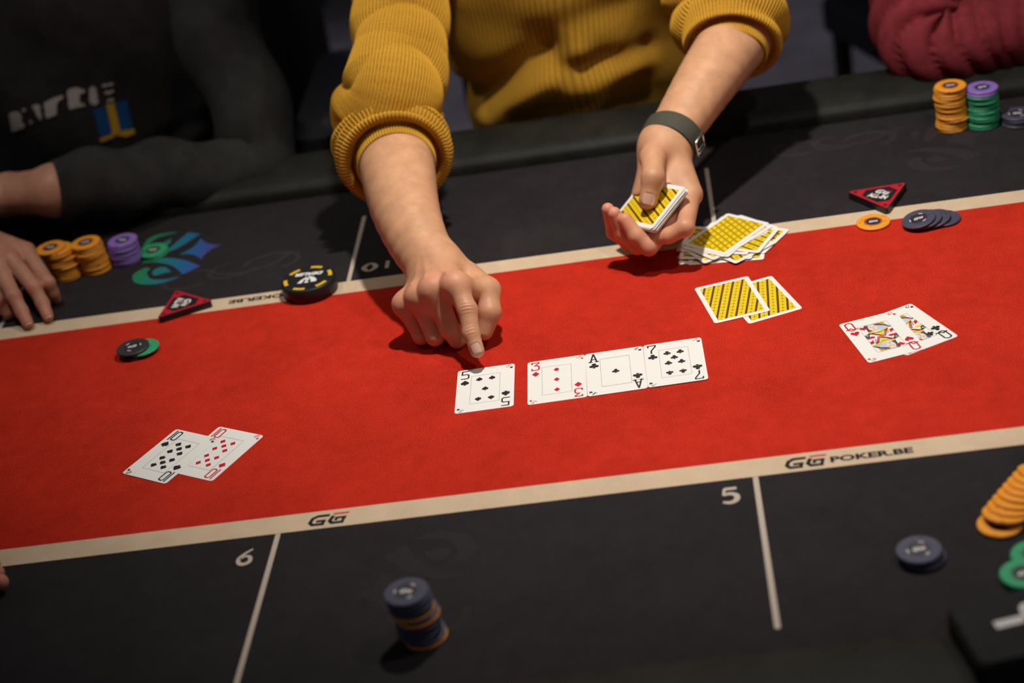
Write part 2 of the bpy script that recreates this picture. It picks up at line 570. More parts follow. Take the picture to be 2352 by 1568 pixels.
def flush_attr(o, V, spots):
    a = o.data.attributes.new('flush', 'FLOAT', 'POINT')
    val = np.zeros(len(V))
    for p, r, s in spots:
        val = np.maximum(val, s * np.exp(-((V - np.asarray(p)) ** 2).sum(1) / r ** 2))
    a.data.foreach_set('value', val)


def spline(P, n):
    """Catmull-Rom through P"""
    P = np.asarray(P, float); m = len(P)
    Q = np.vstack([2 * P[0] - P[1], P, 2 * P[-1] - P[-2]]); out = []
    for t in np.linspace(0, m - 1 - 1e-9, n):
        i = int(t); s = t - i; a, b, c, d = Q[i], Q[i + 1], Q[i + 2], Q[i + 3]
        out.append(0.5 * (2 * b + (c - a) * s + (2 * a - 5 * b + 4 * c - d) * s * s + (3 * b - a - 3 * c + d) * s ** 3))
    return np.array(out)


def tube(name, path, radius, nu, m, parent, ribs=0, ribamp=0.0, vscale=200.0, ups=None, squash=None, tang=None, uvr=None):
    """loft along path; radius(i, theta) gives the ring radius"""
    path = np.asarray(path, float); n = len(path)
    T = np.gradient(path, axis=0) if tang is None else np.asarray(tang, float)
    T /= np.linalg.norm(T, axis=1)[:, None] + 1e-12
    u = np.array([0, 0, 1.0]) if ups is None else np.asarray(ups, float)
    X = []
    for t in T:
        u = u - t * (u @ t); u /= np.linalg.norm(u); X.append(u.copy())
    X = np.array(X); Y = np.cross(T, X)
    th = np.linspace(0, 2 * PI, nu, endpoint=False)
    V = np.empty((n, nu, 3)); UV = np.empty((n, nu, 2))
    L = np.concatenate([[0], np.cumsum(np.linalg.norm(np.diff(path, axis=0), axis=1))])
    for i in range(n):
        r = radius(i, th) + (ribamp * np.cos(ribs * th) if ribs else 0)
        V[i] = path[i] + (r * np.cos(th))[:, None] * X[i] + (r * np.sin(th))[:, None] * Y[i]
        UV[i, :, 0] = th / (2 * PI) * (uvr or ribs or 60); UV[i, :, 1] = L[i] * vscale
    k = np.arange(n * nu).reshape(n, nu)
    a = k[:-1]; b = k[1:]; F = np.stack([a, np.roll(a, -1, 1), np.roll(b, -1, 1), b], -1).reshape(-1, 4)
    return link_mesh(name, V.reshape(-1, 3), F, m, parent, True, uv=UV.reshape(-1, 2), wrap=(uvr or ribs or 60))


ORD = ['first', 'second', 'third', 'fourth', 'fifth', 'sixth', 'seventh', 'eighth', 'ninth', 'tenth', 'eleventh', 'twelfth',
       'thirteenth', 'fourteenth', 'fifteenth', 'sixteenth', 'seventeenth', 'eighteenth', 'nineteenth', 'twentieth',
       'twenty-first', 'twenty-second', 'twenty-third', 'twenty-fourth', 'twenty-fifth', 'twenty-sixth']


# ================================================================== room
def plane_box(name, lo, hi, m): return struct(box(name, lo, hi, m))


M_CARPET = mat('carpet', (0.17, 0.15, 0.175), 0.95, 0.1, vary=0.25, vscale=6, bump=0.5, bscale=300)
M_WALL = mat('dark_wall', (0.035, 0.034, 0.038), 0.9, 0.1, vary=0.15, vscale=3)
plane_box('floor', (-4.5, -3.5, -0.05), (4.5, 6.5, 0.0), M_CARPET)
plane_box('wall_back', (-4.5, 6.5, 0.0), (4.5, 6.6, 3.0), M_WALL)

# ================================================================== poker table
table = empty('poker_table', (0, 0.04, 0))
tag(table, 'long poker table with red felt centre, cream lines, black betting area and black padded rail', 'poker table')
YC = 0.04            # table centre line in y


def tpart(o):
    o.parent = table; o.matrix_parent_inverse = Matrix.Translation((0, -0.04, 0)); return o


def stadium(hl, r, k=28):
    pts = []
    for cx, a0 in ((hl, -90), (-hl, 90)):
        for i in range(k + 1):
            a = math.radians(a0 + 180 * i / k); pts.append((cx + r * math.cos(a), YC + r * math.sin(a)))
    return pts


HL = 0.78
tpart(slab('black_felt', stadium(HL, 0.56), 0.030, M_BLACKFELT, z0=TZ - 0.0304))
tpart(slab('table_board', stadium(HL, 0.63), 0.035, M_WOOD, z0=TZ - 0.066))


def flat(name, polys, m, z):
    b = MB()
    for p in polys: b.poly(p, m, z)
    return tpart(b.build(name))


XE = 1.02
flat('red_felt', [[(-XE, -0.1905), (XE, -0.1905), (XE, 0.2705), (-XE, 0.2705)]], M_RED, TZ)
flat('cream_line', [[(-XE - .03, 0.270), (XE + .03, 0.270), (XE + .03, 0.3005), (-XE - .03, 0.3005)]], M_STRIPE, TZ + 0.0001)
flat('cream_line', [[(-XE - .03, -0.2195), (XE + .03, -0.2195), (XE + .03, -0.1900), (-XE - .03, -0.1900)]], M_STRIPE, TZ + 0.0001)
flat('cream_line', [[(-XE - .03, -0.190), (-XE, -0.190), (-XE, 0.270), (-XE - .03, 0.270)]], M_STRIPE, TZ + 0.0001)
flat('cream_line', [[(XE, -0.190), (XE + .03, -0.190), (XE + .03, 0.270), (XE, 0.270)]], M_STRIPE, TZ + 0.0001)


def seat_line(x0, y0, x1, y1):
    b = MB(); b.stroke([(x0, y0), (x1, y1)], 0.0052, M_SEAT, TZ - 0.0002, ext=0)
    disc(b, 0.0026, M_SEAT, TZ - 0.00015, 14, cx=x1, cy=y1)
    tpart(b.build('seat_line'))


for x in (-0.6725, -0.2235, 0.2265, 0.676): seat_line(x, 0.3005, x, 0.482)
for x, x2 in ((-0.690, -0.697), (-0.2320, -0.2358), (0.2310, 0.2310), (0.694, 0.694)): seat_line(x, -0.2195, x2, -0.4415)


# seat numerals, thick-and-thin strokes
def numeral(name, strokes, x, y, sz, rot=0.0):
    b = MB(); M = xf(x, y, TZ - 0.00020, rot, sz, sz)
    for pts, w0, w1 in strokes:
        n = 30 if len(pts) > 2 else 3; closed = pts[0] == pts[-1]
        if closed:
            P = spline([(p[0], p[1], 0) for p in pts[-2:-1] + pts + pts[1:2]], 4 * n)
            P = P[(P[:, 0] < 9)][int(4 * n / (len(pts) + 1)):-int(4 * n / (len(pts) + 1))]
        else: P = spline([(p[0], p[1], 0) for p in pts], n)
        t = np.linspace(0, 1, len(P)); W = w0 + (w1 - w0) * (np.abs(np.sin(t * 2 * PI)) if closed else np.sin(t * PI))
        b.strip(P, W, M_SEAT, 0, False, M)
    tpart(b.build(name))


numeral('seat_number', [([(.30, .98), (.0, .72), (-.27, .35), (-.2, -.02), (.05, -.12), (.28, .05), (.25, .38), (.02, .48), (-.22, .30)], .10, .22)], -0.2600, -0.2605, 0.021)
numeral('seat_number', [([(.36, .98), (-.20, .98)], .2, .2), ([(-.18, 1.0), (-.24, .5)], .14, .14),
                        ([(-.24, .52), (.05, .60), (.32, .42), (.30, .08), (.02, -.08), (-.30, .0)], .15, .26)], 0.2045, -0.2545, 0.021)
numeral('seat_number', [([(0, .97), (0, 0)], .24, .24)], -0.178, 0.343, 0.020, PI)
numeral('seat_number', [([(0, 1.0), (-.38, .5), (0, 0), (.38, .5), (0, 1.0)], .14, .32)], -0.2000, 0.342, 0.020, PI)


# ---------------------------------------------------------------- house logo letters
def gg(b, M, black, red, sc=1.0):
    def st(pts, wd, m):
        b.stroke([(p[0] * sc + .18 * p[1] * sc, p[1] * sc) for p in pts], wd * sc, m, M=M)
    st([(1.02, .93), (.42, .93), (.16, .74), (.10, .34), (.32, .10), (.92, .10)], .24, black)
    st([(.92, .08), (.94, .42), (.56, .42)], .22, black)
    st([(1.38, .70), (1.30, .34), (1.50, .10), (2.10, .10)], .24, black)
    st([(2.10, .08), (2.14, .58), (1.66, .58), (1.66, .40)], .20, black)
    st([(1.42, 1.0), (2.22, 1.0)], .15, red)


def word(b, body, M, m, size, offset=0.0, spacing=1.0):
    me = text_mesh(body, size, offset, spacing=spacing); b.add_mesh(me, M, m); bpy.data.meshes.remove(me)


ZP = TZ + 0.00022
b = MB(); gg(b, xf(-0.2045, -0.2140, ZP, 0, .0165, .0165), M_PRINTK, M_PRINTR); tpart(b.build('logo_print'))
b = MB(); gg(b, xf(0.2590, -0.2140, ZP, 0, .0165, .0165), M_PRINTK, M_PRINTR)
word(b, 'POKER.BE', xf(0.3410, -0.2072, ZP, 0, 1.42, 1.0), M_PRINTK, 0.0125, 0.0005, 1.0); tpart(b.build('logo_print'))
b = MB(); gg(b, xf(-0.2515, 0.2945, ZP, PI, .0165, .0165), M_PRINTK, M_PRINTR)
word(b, 'POKER.BE', xf(-0.3335, 0.2880, ZP, PI, 1.42, 1.0), M_PRINTK, 0.0125, 0.0005, 1.0); tpart(b.build('logo_print'))


# ---------------------------------------------------------------- felt emblems: leaf, teardrops, swooshes
def grad_mat():
    m = mat('emblem_gradient', (0.02, 0.2, 0.3), 0.85, 0.15)
    N = NT(m); bb = m.node_tree.nodes['Principled BSDF']
    tc = N.node('ShaderNodeTexCoord').outputs['Object']; sp = N.node('ShaderNodeSeparateXYZ'); N.link(tc, sp.inputs[0])
    f = N.math('ADD', N.math('MULTIPLY', sp.outputs[0], 0.50), 0.40, clamp=True)
    N.link(N.ramp(f, [(0.08, (0.02, 0.20, 0.09, 1)), (0.34, (0.015, 0.16, 0.22, 1)), (0.58, (0.02, 0.10, 0.30, 1)),
                      (0.80, (0.06, 0.05, 0.24, 1)), (1, (0.07, 0.02, 0.12, 1))]), bb.inputs['Base Color'])
    return m


M_GRAD = grad_mat()


EC = at(405, 590)


def el(*px): return [tuple((at(u, v) - EC)[:2] / .062) for u, v in px]


def emblem(name, cx, cy, rot, sc, m):
    """seat emblem: four-pointed leaf, swooshes and a drop"""
    b = MB()

    def blob(px, wds):
        P = spline([(p[0], p[1], 0) for p in el(*px)], 24); b.strip(P, np.interp(np.linspace(0, 1, 24), np.linspace(0, 1, len(wds)), wds), m)
    T4 = el((411, 584), (461, 546), (511, 560.5), (462, 596)); c = np.mean(T4, axis=0); pts = []
    for k in range(4):
        a, q = np.array(T4[k]), np.array(T4[(k + 1) % 4]); h = c + ((a + q) / 2 - c) * .42
        for t in np.linspace(0, 1, 9)[:-1]: pts.append(tuple((1 - t) ** 2 * a + 2 * t * (1 - t) * h + t * t * q))
    b.poly(pts, m)
    blob([(334, 566), (346, 550), (368, 540), (406, 533)], [.12, .16, .14, .03])
    blob([(386, 577), (400, 568), (420, 554), (446, 535)], [.06, .20, .28, .34])
    blob([(374, 566), (382, 558), (393, 548)], [.03, .20, .02])
    blob([(326, 602), (368, 597), (411, 604), (440, 620)], [.04, .20, .30, .42])
    blob([(340, 615), (322, 628), (324, 640), (338, 646), (368, 646), (412, 636)], [.14, .30, .32, .24, .18, .02])
    blob([(350, 624), (358, 623), (370, 622), (392, 623)], [.10, .34, .36, .03])
    o = b.build(name)
    o.matrix_world = xf(cx, cy, TZ - 0.00022, rot, sc, sc)
    o.parent = table; o.matrix_parent_inverse = Matrix.Translation((0, -0.04, 0))
    return o


emblem('felt_emblem', EC[0], EC[1], 0.0, 0.062, M_GRAD)
emblem('felt_emblem', -0.085, -0.318, PI * 0.98, 0.062, M_FAINT)
emblem('felt_emblem', 0.520, 0.452, 0.05, 0.062, M_FAINT)
# soft worn tone-on-tone lettering strokes beside the emblems (only arcs can be made out)
def faint_arcs(cx, cy, sc, rot):
    b = MB(); M = xf(cx, cy, TZ - 0.00025, rot, sc, sc)
    for a0, a1, r, ox, oy, wd in ((20, 300, .32, -.9, .1, .09), (100, 330, .3, -.1, .12, .09), (-60, 160, .34, .6, .05, .1), (200, 350, .5, .2, .4, .08)):
        pts = [(ox + r * 1.5 * math.cos(math.radians(t)), oy + r * math.sin(math.radians(t))) for t in np.linspace(a0, a1, 18)]
        b.stroke(pts, wd, M_FAINT, M=M)
    tpart(b.build('faint_print'))


faint_arcs(0.400, 0.500, 0.062, 0.0)
faint_arcs(-0.375, 0.372, 0.07, 0.2)


# ---------------------------------------------------------------- padded rail
def rail():
    inner = 0.528; prof = [(0.002, -0.028), (0.0, 0.006), (0.004, 0.016), (0.014, 0.0225), (0.035, 0.027), (0.065, 0.029), (0.095, 0.026),
                           (0.112, 0.015), (0.117, -0.005), (0.110, -0.035), (0.09, -0.055), (0.02, -0.05)]
    P = spline([(p[0], p[1], 0) for p in prof + prof[:1]], 48)[:, :2]
    base = []
    for cx, a0 in ((HL, -90), (-HL, 90)):
        for i in range(29): base.append((cx, math.radians(a0 + 180 * i / 28)))
    V, F = [], []
    seq = []
    for k, (cx, a) in enumerate(base): seq.append((cx, a))
    # extra rings along the straights
    full = []
    for i in range(len(seq)):
        full.append(seq[i]); n = seq[(i + 1) % len(seq)]
        if abs(n[0] - seq[i][0]) > 0.1:
            for t in np.linspace(0, 1, 14)[1:-1]: full.append((seq[i][0] + (n[0] - seq[i][0]) * t, seq[i][1]))
    m = len(P) - 1
    for cx, a in full:
        for q in P[:-1]:
            r = inner + q[0]; V.append((cx + r * math.cos(a), YC + r * math.sin(a), TZ + q[1]))
    for i in range(len(full)):
        j = (i + 1) % len(full)
        for k in range(m):
            l = (k + 1) % m; F.append([i * m + k, j * m + k, j * m + l, i * m + l])
    return link_mesh('padded_rail', V, F, M_VINYL, None, True)


tpart(rail())
for sx in (-1, 1):
    tpart(box('pedestal', (sx * 0.62 - 0.16, YC - 0.22, 0.03), (sx * 0.62 + 0.16, YC + 0.22, TZ - 0.066), M_WOOD, bevel=0.02))
    tpart(box('foot', (sx * 0.62 - 0.24, YC - 0.34, 0.0), (sx * 0.62 + 0.24, YC + 0.34, 0.03), M_WOOD, bevel=0.01))

# ================================================================== playing cards
CW, CH_, CT = 0.063, 0.088, 0.0003
ZPR = CT + 0.00006
mm = 0.001


def pts_heart(s):
    P = []
    for t in np.linspace(0, 2 * PI, 25)[:-1]:
        P.append((16 * math.sin(t) ** 3 / 34 * s, (13 * math.cos(t) - 5 * math.cos(2 * t) - 2 * math.cos(3 * t) - math.cos(4 * t) + 2.5) / 31 * s))
    return P


def suit(b, kind, x, y, s, rot=0.0, m=None, z=ZPR, M0=None):
    m = m or (M_INKR if kind in 'hd' else M_INKK)
    M = (M0 or Matrix.Identity(4)) @ xf(x, y, z, rot)
    add = lambda pts: b.face3([tuple(M @ Vector((p[0], p[1], 0))) for p in (pts if ccw(pts) else pts[::-1])], m)
    if kind == 'h': add(pts_heart(s))
    elif kind == 'd': add([(0, .5 * s), (-.42 * s, 0), (0, -.5 * s), (.42 * s, 0)])
    elif kind == 's':
        add([(-p[0], -p[1] + .07 * s) for p in pts_heart(s * .96)])
        add([(0, -.1 * s), (-.17 * s, -.52 * s), (.17 * s, -.52 * s)])
    else:
        for cx, cy in ((0, .26), (-.27, -.12), (.27, -.12)):
            add([(cx * s + .235 * s * math.cos(t), cy * s + .235 * s * math.sin(t)) for t in np.linspace(0, 2 * PI, 17)[:-1]])
        add([(.06 * s, .1 * s), (-.06 * s, .1 * s), (-.05 * s, -.2 * s), (-.17 * s, -.52 * s), (.17 * s, -.52 * s), (.05 * s, -.2 * s)])


def ccw(p): return sum(p[i][0] * p[(i + 1) % len(p)][1] - p[(i + 1) % len(p)][0] * p[i][1] for i in range(len(p))) > 0


GLY = {  # unit box 1 wide, 1.75 high: centre-line strokes
    '5': [[(.9, 1.66), (.14, 1.66), (.10, .98), (.72, .98), (.90, .82), (.90, .26), (.74, .09), (.05, .09)]],
    '3': [[(.08, 1.40), (.08, 1.66), (.88, 1.66), (.88, 1.52), (.42, 1.05), (.74, 1.0), (.90, .80), (.90, .28), (.74, .09), (.10, .09), (.06, .38)]],
    '7': [[(.06, 1.36), (.06, 1.66), (.92, 1.66), (.92, 1.42), (.42, .60), (.40, 0)]],
    'A': [[(.12, .02), (.48, 1.70)], [(.52, 1.70), (.88, .02)], [(.24, .56), (.76, .56)], [(-.04, .07), (.30, .07)], [(.70, .07), (1.04, .07)]],
    'Q': [[(.30, 1.68), (.08, 1.46), (.08, .28), (.28, .08), (.72, .08), (.92, .28), (.92, 1.46), (.70, 1.68), (.30, 1.68)],
          [(-.12, .34), (.12, .36), (.42, .52), (.62, .24), (.88, .20), (1.14, .20)]],
    '0': [[(.28, 1.66), (.10, 1.46), (.10, .28), (.28, .08), (.72, .08), (.90, .28), (.90, 1.46), (.72, 1.66), (.28, 1.66)]],
    '1': [[(.5, 1.74), (.5, 0)]],
}


def glyph(b, ch, M, wd, m, scx, scy):
    for pts in GLY[ch]:
        P = [((p[0] - .5) * scx, (p[1] - .87) * scy) for p in pts]
        if pts[0] == pts[-1]: b.stroke(P[:-1], wd, m, closed=True, M=M)
        else: b.stroke(P, wd, m, ext=0.42, M=M)


def rank(b, r, M, m, big=True):
    if r == '10':
        s = 1.0 if big else .34
        glyph(b, '1', M @ xf(-.0042 * s, 0), .0017 * s, m, .006 * s, .0098 * s)
        glyph(b, '0', M @ xf(.0016 * s, 0), .0017 * s, m, .0078 * s, .0098 * s)
    else:
        s = 1.0 if big else .34
        glyph(b, r, M, .0017 * s, m, .0092 * s, .0098 * s)


PIPS = {'5': [(-1, 1), (1, 1), (0, 0), (-1, -1), (1, -1)], '3': [(0, 1), (0, 0), (0, -1)], 'A': [(0, 0)],
        '7': [(-1, 1), (1, 1), (0, .5), (-1, 0), (1, 0), (-1, -1), (1, -1)],
        '10': [(-1, 1), (1, 1), (0, .67), (-1, .33), (1, .33), (-1, -.33), (1, -.33), (0, -.67), (-1, -1), (1, -1)]}


def court(b, kind):
    """double-ended queen figure inside the frame, drawn for the upper half and turned for the lower"""
    pip = M_INKR if kind == 'h' else M_INKK
    for rot in (0, PI):
        M = xf(0, 0, 0, rot)

        def poly(pts, m, z):
            pts = [(p[0] * mm, p[1] * mm) for p in pts]
            if not ccw(pts): pts = pts[::-1]
            b.face3([tuple(M @ Vector((p[0], p[1], ZPR + z * 0.00002))) for p in pts], m)

        def line(pts, wd, m, z):
            b.stroke([(p[0] * mm, p[1] * mm) for p in pts], wd * mm, m, ZPR + z * 0.00002, ext=.3, M=M)
        Y, B, L, K, R, S, W, G = M_INKY, M_INKB, M_INKL, M_INKK, M_INKR, M_INKS, M_CARD, M_INKG
        # veil, hair and face
        poly([(-8, 28), (6, 28), (12, 18), (9, 13), (-9, 13)], L, 0)
        poly([(-9, 28), (-6, 28), (-5, 14), (-9.5, 13)], G, 1)
        poly([(-2.2 + 4.6 * math.cos(t), 20.6 + 6.0 * math.sin(t)) for t in np.linspace(0, 2 * PI, 17)[:-1]], S, 2)
        line([(-4.6, 22.4), (-3, 22.8)], .7, B, 3); line([(-.6, 22.8), (1, 22.4)], .7, B, 3)
        line([(-1.8, 21), (-2.2, 19.2), (-1.3, 19)], .4, R, 3); line([(-3, 16.6), (-.9, 16.6)], .7, R, 3)
        # crown
        poly([(-2, 28.4), (13, 28.4), (11, 23.2), (3, 26)], Y, 3)
        line([(1, 27.2), (12.2, 24)], .8, K, 4); line([(6, 28), (7, 26)], .5, K, 4); line([(9.5, 28), (9.8, 25.5)], .5, K, 4)
        line([(2, 26), (11, 21.5), (15.2, 15.5)], 1.5, B, 4); line([(2.5, 24.6), (10, 20.5), (13.5, 15)], .8, R, 4)
        line([(-9.2, 27), (-8.2, 18), (-9, 12)], .8, K, 4)
        # collar and bodice
        poly([(-15.6, 3), (-9, 12.5), (10, 14), (15.6, 6), (8, 0), (-8, 0)], W, 0.5)
        line([(-9.5, 12.6), (-3, 10.4), (4, 11.2), (10.5, 14.4)], 2.4, Y, 5); line([(-9.5, 11), (-3, 8.8), (4, 9.6), (11.5, 13)], .6, K, 6)
        line([(-9, 10), (-4, 5), (2, .4)], 1.5, R, 5); line([(-7, 10), (-2.4, 5.4), (3, 1.2)], .7, K, 6)
        line([(10, 12), (6.5, 6), (4.4, .6)], 1.5, R, 5); line([(8.2, 11.4), (4.8, 6), (3, 1)], .7, K, 6)
        poly([(-3, 8.4), (4.2, 9.2), (3.2, 2.2)], Y, 4)
        line([(-4.5, .1), (4.5, .1)], 1.3, R, 7); line([(-4.5, 1.1), (4.5, 1.1)], .5, Y, 7)
        # sleeves: blue panel with yellow scroll, red cuff, flower
        poly([(-15.6, 2.4), (-15.6, 8.6), (-9.6, 11.2), (-9.6, 4.6)], B, 4)
        line([(-14.8, 7.4), (-13, 8.4), (-13.4, 6), (-11.6, 7.2)], .8, Y, 5)
        poly([(-11.4, 3.4), (-9.2, 4.6), (-9.4, 7.4), (-11, 6.6)], W, 5)
        poly([(11, 3.5), (15.6, 6.5), (15.6, 11), (12, 10)], R, 4); line([(10.6, 3.4), (11.8, 10.4)], .7, Y, 5)
        poly([(6.5, 2), (9.6, 3.4), (11.6, 12), (9.8, 12.4)], L, 3); line([(8, 3), (10.6, 11.6)], .5, G, 4)
        line([(10.8, 14.6), (14.6, 17.6)], .9, Y, 5); line([(14, 14.2), (11.8, 18)], .9, Y, 5); line([(12.2, 16.2), (13.4, 15.6)], .9, K, 6)
        poly([(-15.5, 2.3), (-9.6, 4.5), (-6, 2), (-8, 0), (-15.5, 0)], Y if kind == 'c' else R, 3)
        suit(b, kind, -11.6 * mm, 22.5 * mm, 8.2 * mm, 0, pip, ZPR + 0.00008, M)


def card_face(r, s):
    b = MB(); ink = M_INKR if s in 'hd' else M_INKK
    for rot in (0, PI):
        M = xf(0, 0, 0, rot)
        rank(b, r, M @ xf(-.0226 if r != '10' else -.0222, .0326, ZPR), ink)
        suit(b, s, -.0226, .0165, .0102, 0, ink, ZPR, M)
        Ms = M @ xf(.0262, .0386, ZPR, math.radians(-45))
        rank(b, r, Ms @ xf(-.0023, 0), ink, False)
        suit(b, s, .0026, 0, .0040, 0, ink, 0, Ms)
    b.stroke([(-.0158, -.0285), (.0158, -.0285), (.0158, .0285), (-.0158, .0285)], .00028, M_INKG, ZPR, closed=True)
    if r == 'Q': court(b, s)
    else:
        for px, py in PIPS[r]: suit(b, s, px * .0070, py * .0207, .0080, PI if py < 0 else 0, ink)
    return b


CARD_OUT = rrect(CW, CH_, .0034, 5)


def new_card(name='playing_card'):
    o = slab(name, CARD_OUT, CT, M_CARD, bevel=0.00006)
    return o


def back_print(parent, m=None):
    b = MB(); b.poly([(-.0262, -.0388), (.0262, -.0388), (.0262, .0388), (-.0262, .0388)], m or M_BACK, ZPR)
    return b.build('back_print', parent)


def place(o, x, y, z, deg, tilt=None):
    o.location = (x, y, z); o.rotation_euler = ((tilt or (0, 0))[0], (tilt or (0, 0))[1], math.radians(deg))


FACES = [
    ('5', 's', -.0386, .0046, 1.13, 0, 'face-up five of spades on red felt below the pointing finger', 'community cards in a row'),
    ('3', 'd', .0388, .0041, 1.61, 0, 'face-up three of diamonds in the row of board cards', 'community cards in a row'),
    ('A', 'c', .1020, .0055, 1.92, 1, 'face-up ace of clubs in the row of board cards', 'community cards in a row'),
    ('7', 'c', .1652, .0074, 1.76, 2, 'face-up seven of clubs at the right end of the board cards', 'community cards in a row'),
    ('10', 'd', -.3247, -.0582, -29.15, 0, 'face-up ten of diamonds lying under the ten of spades on the left', 'pair of tens'),
    ('10', 's', -.3747, -.0529, -29.96, 1, 'face-up ten of spades overlapping the ten of diamonds on the left', 'pair of tens'),
    ('Q', 'c', .4104, .0156, 24.2, 0, 'face-up queen of clubs half hidden under the queen of hearts', 'pair of queens'),
    ('Q', 'h', .3816, .0068, 13.3, 1, 'face-up queen of hearts lying over the queen of clubs on the right', 'pair of queens')]
for r, s, x, y, deg, lev, label, grp in FACES:
    o = new_card(); card_face(r, s).build('face_print', o)
    place(o, x, y, TZ + 0.00005 + lev * 0.00042, deg); tag(o, label, 'playing card', grp)
card_proto = new_card(); back_print(card_proto)
place(card_proto, .2649, .1203, TZ + .00005, 17.4)
tag(card_proto, 'face-down card with brown-striped yellow back, under its twin beside the queens', 'playing card', 'two face-down cards')
o = copy_tree(card_proto); place(o, .2336, .1280, TZ + .00047, 11.6)
tag(o, 'face-down card with brown-striped yellow back, overlapping its twin left of the queens', 'playing card', 'two face-down cards')


# discard pile, bottom to top: x, y, degrees
PILE = [(.2270, .2530, 81), (.2370, .2490, 83), (.2450, .2750, 10), (.2590, .2750, 56.5), (.2290, .2560, 74), (.2420, .2600, 38),
        (.2330, .2640, -62), (.2470, .2760, -48), (.2300, .2680, 68), (.2480, .2700, 62), (.2350, .2700, -52), (.2370, .2740, -36),
        (.2410, .2740, -46), (.2386, .2784, -41)]
top_proto = new_card(); back_print(top_proto, M_BACKL)
for i, (x, y, a) in enumerate(PILE):
    top = i == len(PILE) - 1
    o = top_proto if top else copy_tree(card_proto)
    k = len(PILE) - i
    # the heap leans on the cards below it: a fraction of a degree of tilt
    place(o, x, y, TZ + .00005 + .00042 * (i + (2 if i > 3 else 0)), a)
    if top: lab = 'topmost card of the messy discard pile, yellow lattice back, beside the dealt deck'
    elif i == 3: lab = 'striped yellow-backed card sticking out at the right of the discard pile'
    elif i == 0: lab = 'lowest card of the discard pile, corner out at its lower left'
    elif i == 1: lab = 'white-bordered card sticking out along the near edge of the discard pile'
    else: lab = 'yellow-backed card, %s from the top of the messy discard pile' % ORD[k - 1]
    tag(o, lab, 'playing card', 'cards in the discard pile')

# ================================================================== chips
CR_, CHT = 0.0196, 0.0034


def chip_proto(kind, detail):
    prof = [(CR_ - .0010, 0), (CR_, .0008), (CR_, CHT - .0008), (CR_ - .0010, CHT)]
    if detail: prof += [(.0112, CHT), (.0110, CHT - .00015)]
    V, F = lathe(prof, 44)
    o = link_mesh('poker_chip', V, F, CH[kind])
    for p in o.data.polygons: p.use_smooth = len(p.vertices) == 4 and abs(p.normal.z) < .5
    if detail:
        r = MB(); disc(r, .0108, RING[kind], CHT - .0001, 32, .0086); disc(r, .0086, M_INLAY, CHT - .0001, 32)
        ri = r.build('inlay', o)
        g = MB(); gg(g, xf(-.0055, -.0022, CHT + .00002, 0, .0047, .0046), M_WHITEP, M_INKR)
        for a in (60, 180, 300):
            g.stroke([(.0098 * math.cos(math.radians(a + d)), .0098 * math.sin(math.radians(a + d))) for d in (-11, 0, 11)], .0011, M_INKG if kind != 'black' and kind != 'navy' else M_WHITEP, CHT + .00002)
        g.build('inlay_print', ri)
    return o


PROTO = {}


def chip(kind, loc, label, group, detail=True, rz=0.0, tilt=None):
    """tilt: (axis angle in the table plane, degrees)"""
    k = (kind, detail)
    if k not in PROTO: PROTO[k] = chip_proto(kind, detail); o = PROTO[k]
    else: o = copy_tree(PROTO[k])
    M = Matrix.Translation([float(c) for c in loc])
    if tilt: M = M @ Matrix.Rotation(math.radians(tilt[1]), 4, Vector((math.cos(math.radians(tilt[0])), math.sin(math.radians(tilt[0])), 0)))
    o.matrix_world = M @ Matrix.Rotation(rz, 4, 'Z')
    return tag(o, label, 'poker chip', group)


def stack(kinds, x, y, offs, where, group, rz=0.0, z0=0.00006):
    """kinds listed from the bottom; offs: sideways slips per chip"""
    n = len(kinds)
    for i, kd in enumerate(kinds):
        dx, dy = offs[i] if i < len(offs) else (0, 0)
        k = n - i
        if n == 1: lab = '%s chip %s' % (kd, where)
        elif k == 1: lab = 'top %s chip of %s' % (kd, where)
        elif i == 0: lab = 'lowest %s chip of %s' % (kd, where)
        else: lab = '%s chip, %s from the top of %s' % (kd, ORD[k - 1], where)
        chip(kd, (x + dx, y + dy, TZ - .0004 * (y > .3005 or y < -.2195) + z0 + i * (CHT + .00004)), lab, group, detail=(k == 1), rz=rz + random.uniform(-.4, .4) if k == 1 else random.uniform(0, 6))


def jit(n, s): return [(random.uniform(-s, s), random.uniform(-s, s)) for _ in range(n)]


# two orange stacks, a purple stack and a green chip before the player on the left
b1 = at(160, 632, 0)
o1 = jit(13, .0012)
for i in range(13):
    o1[i] = (o1[i][0] + (.004 if 5 <= i <= 8 else 0) - (.006 if i == 12 else 0) - .0005 * i, o1[i][1])
o1[6] = (o1[6][0] - .0045, o1[6][1] - .002); o1[7] = (o1[7][0] - .004, o1[7][1])
stack(['orange'] * 13, b1[0], b1[1], o1, 'the uneven orange stack beside the resting hand', 'chips before the player in black', PI)
b2 = at(224, 618, 0); o2 = jit(12, .0011)
for i in range(12): o2[i] = (o2[i][0] - .0004 * i, o2[i][1])
stack(['orange'] * 12, b2[0], b2[1], o2, 'the orange stack touching the purple stack', 'chips before the player in black', PI)
b3 = at(294, 598, 0)
stack(['purple'] * 9, b3[0], b3[1], jit(9, .0009), 'the purple stack on the black felt at left', 'chips before the player in black', PI)
b4 = at(353, 580, .002)
stack(['green', 'green'], b4[0], b4[1], [(0.001, 0), (0, 0)], 'the short green stack on the coloured emblem', 'chips before the player in black', PI)
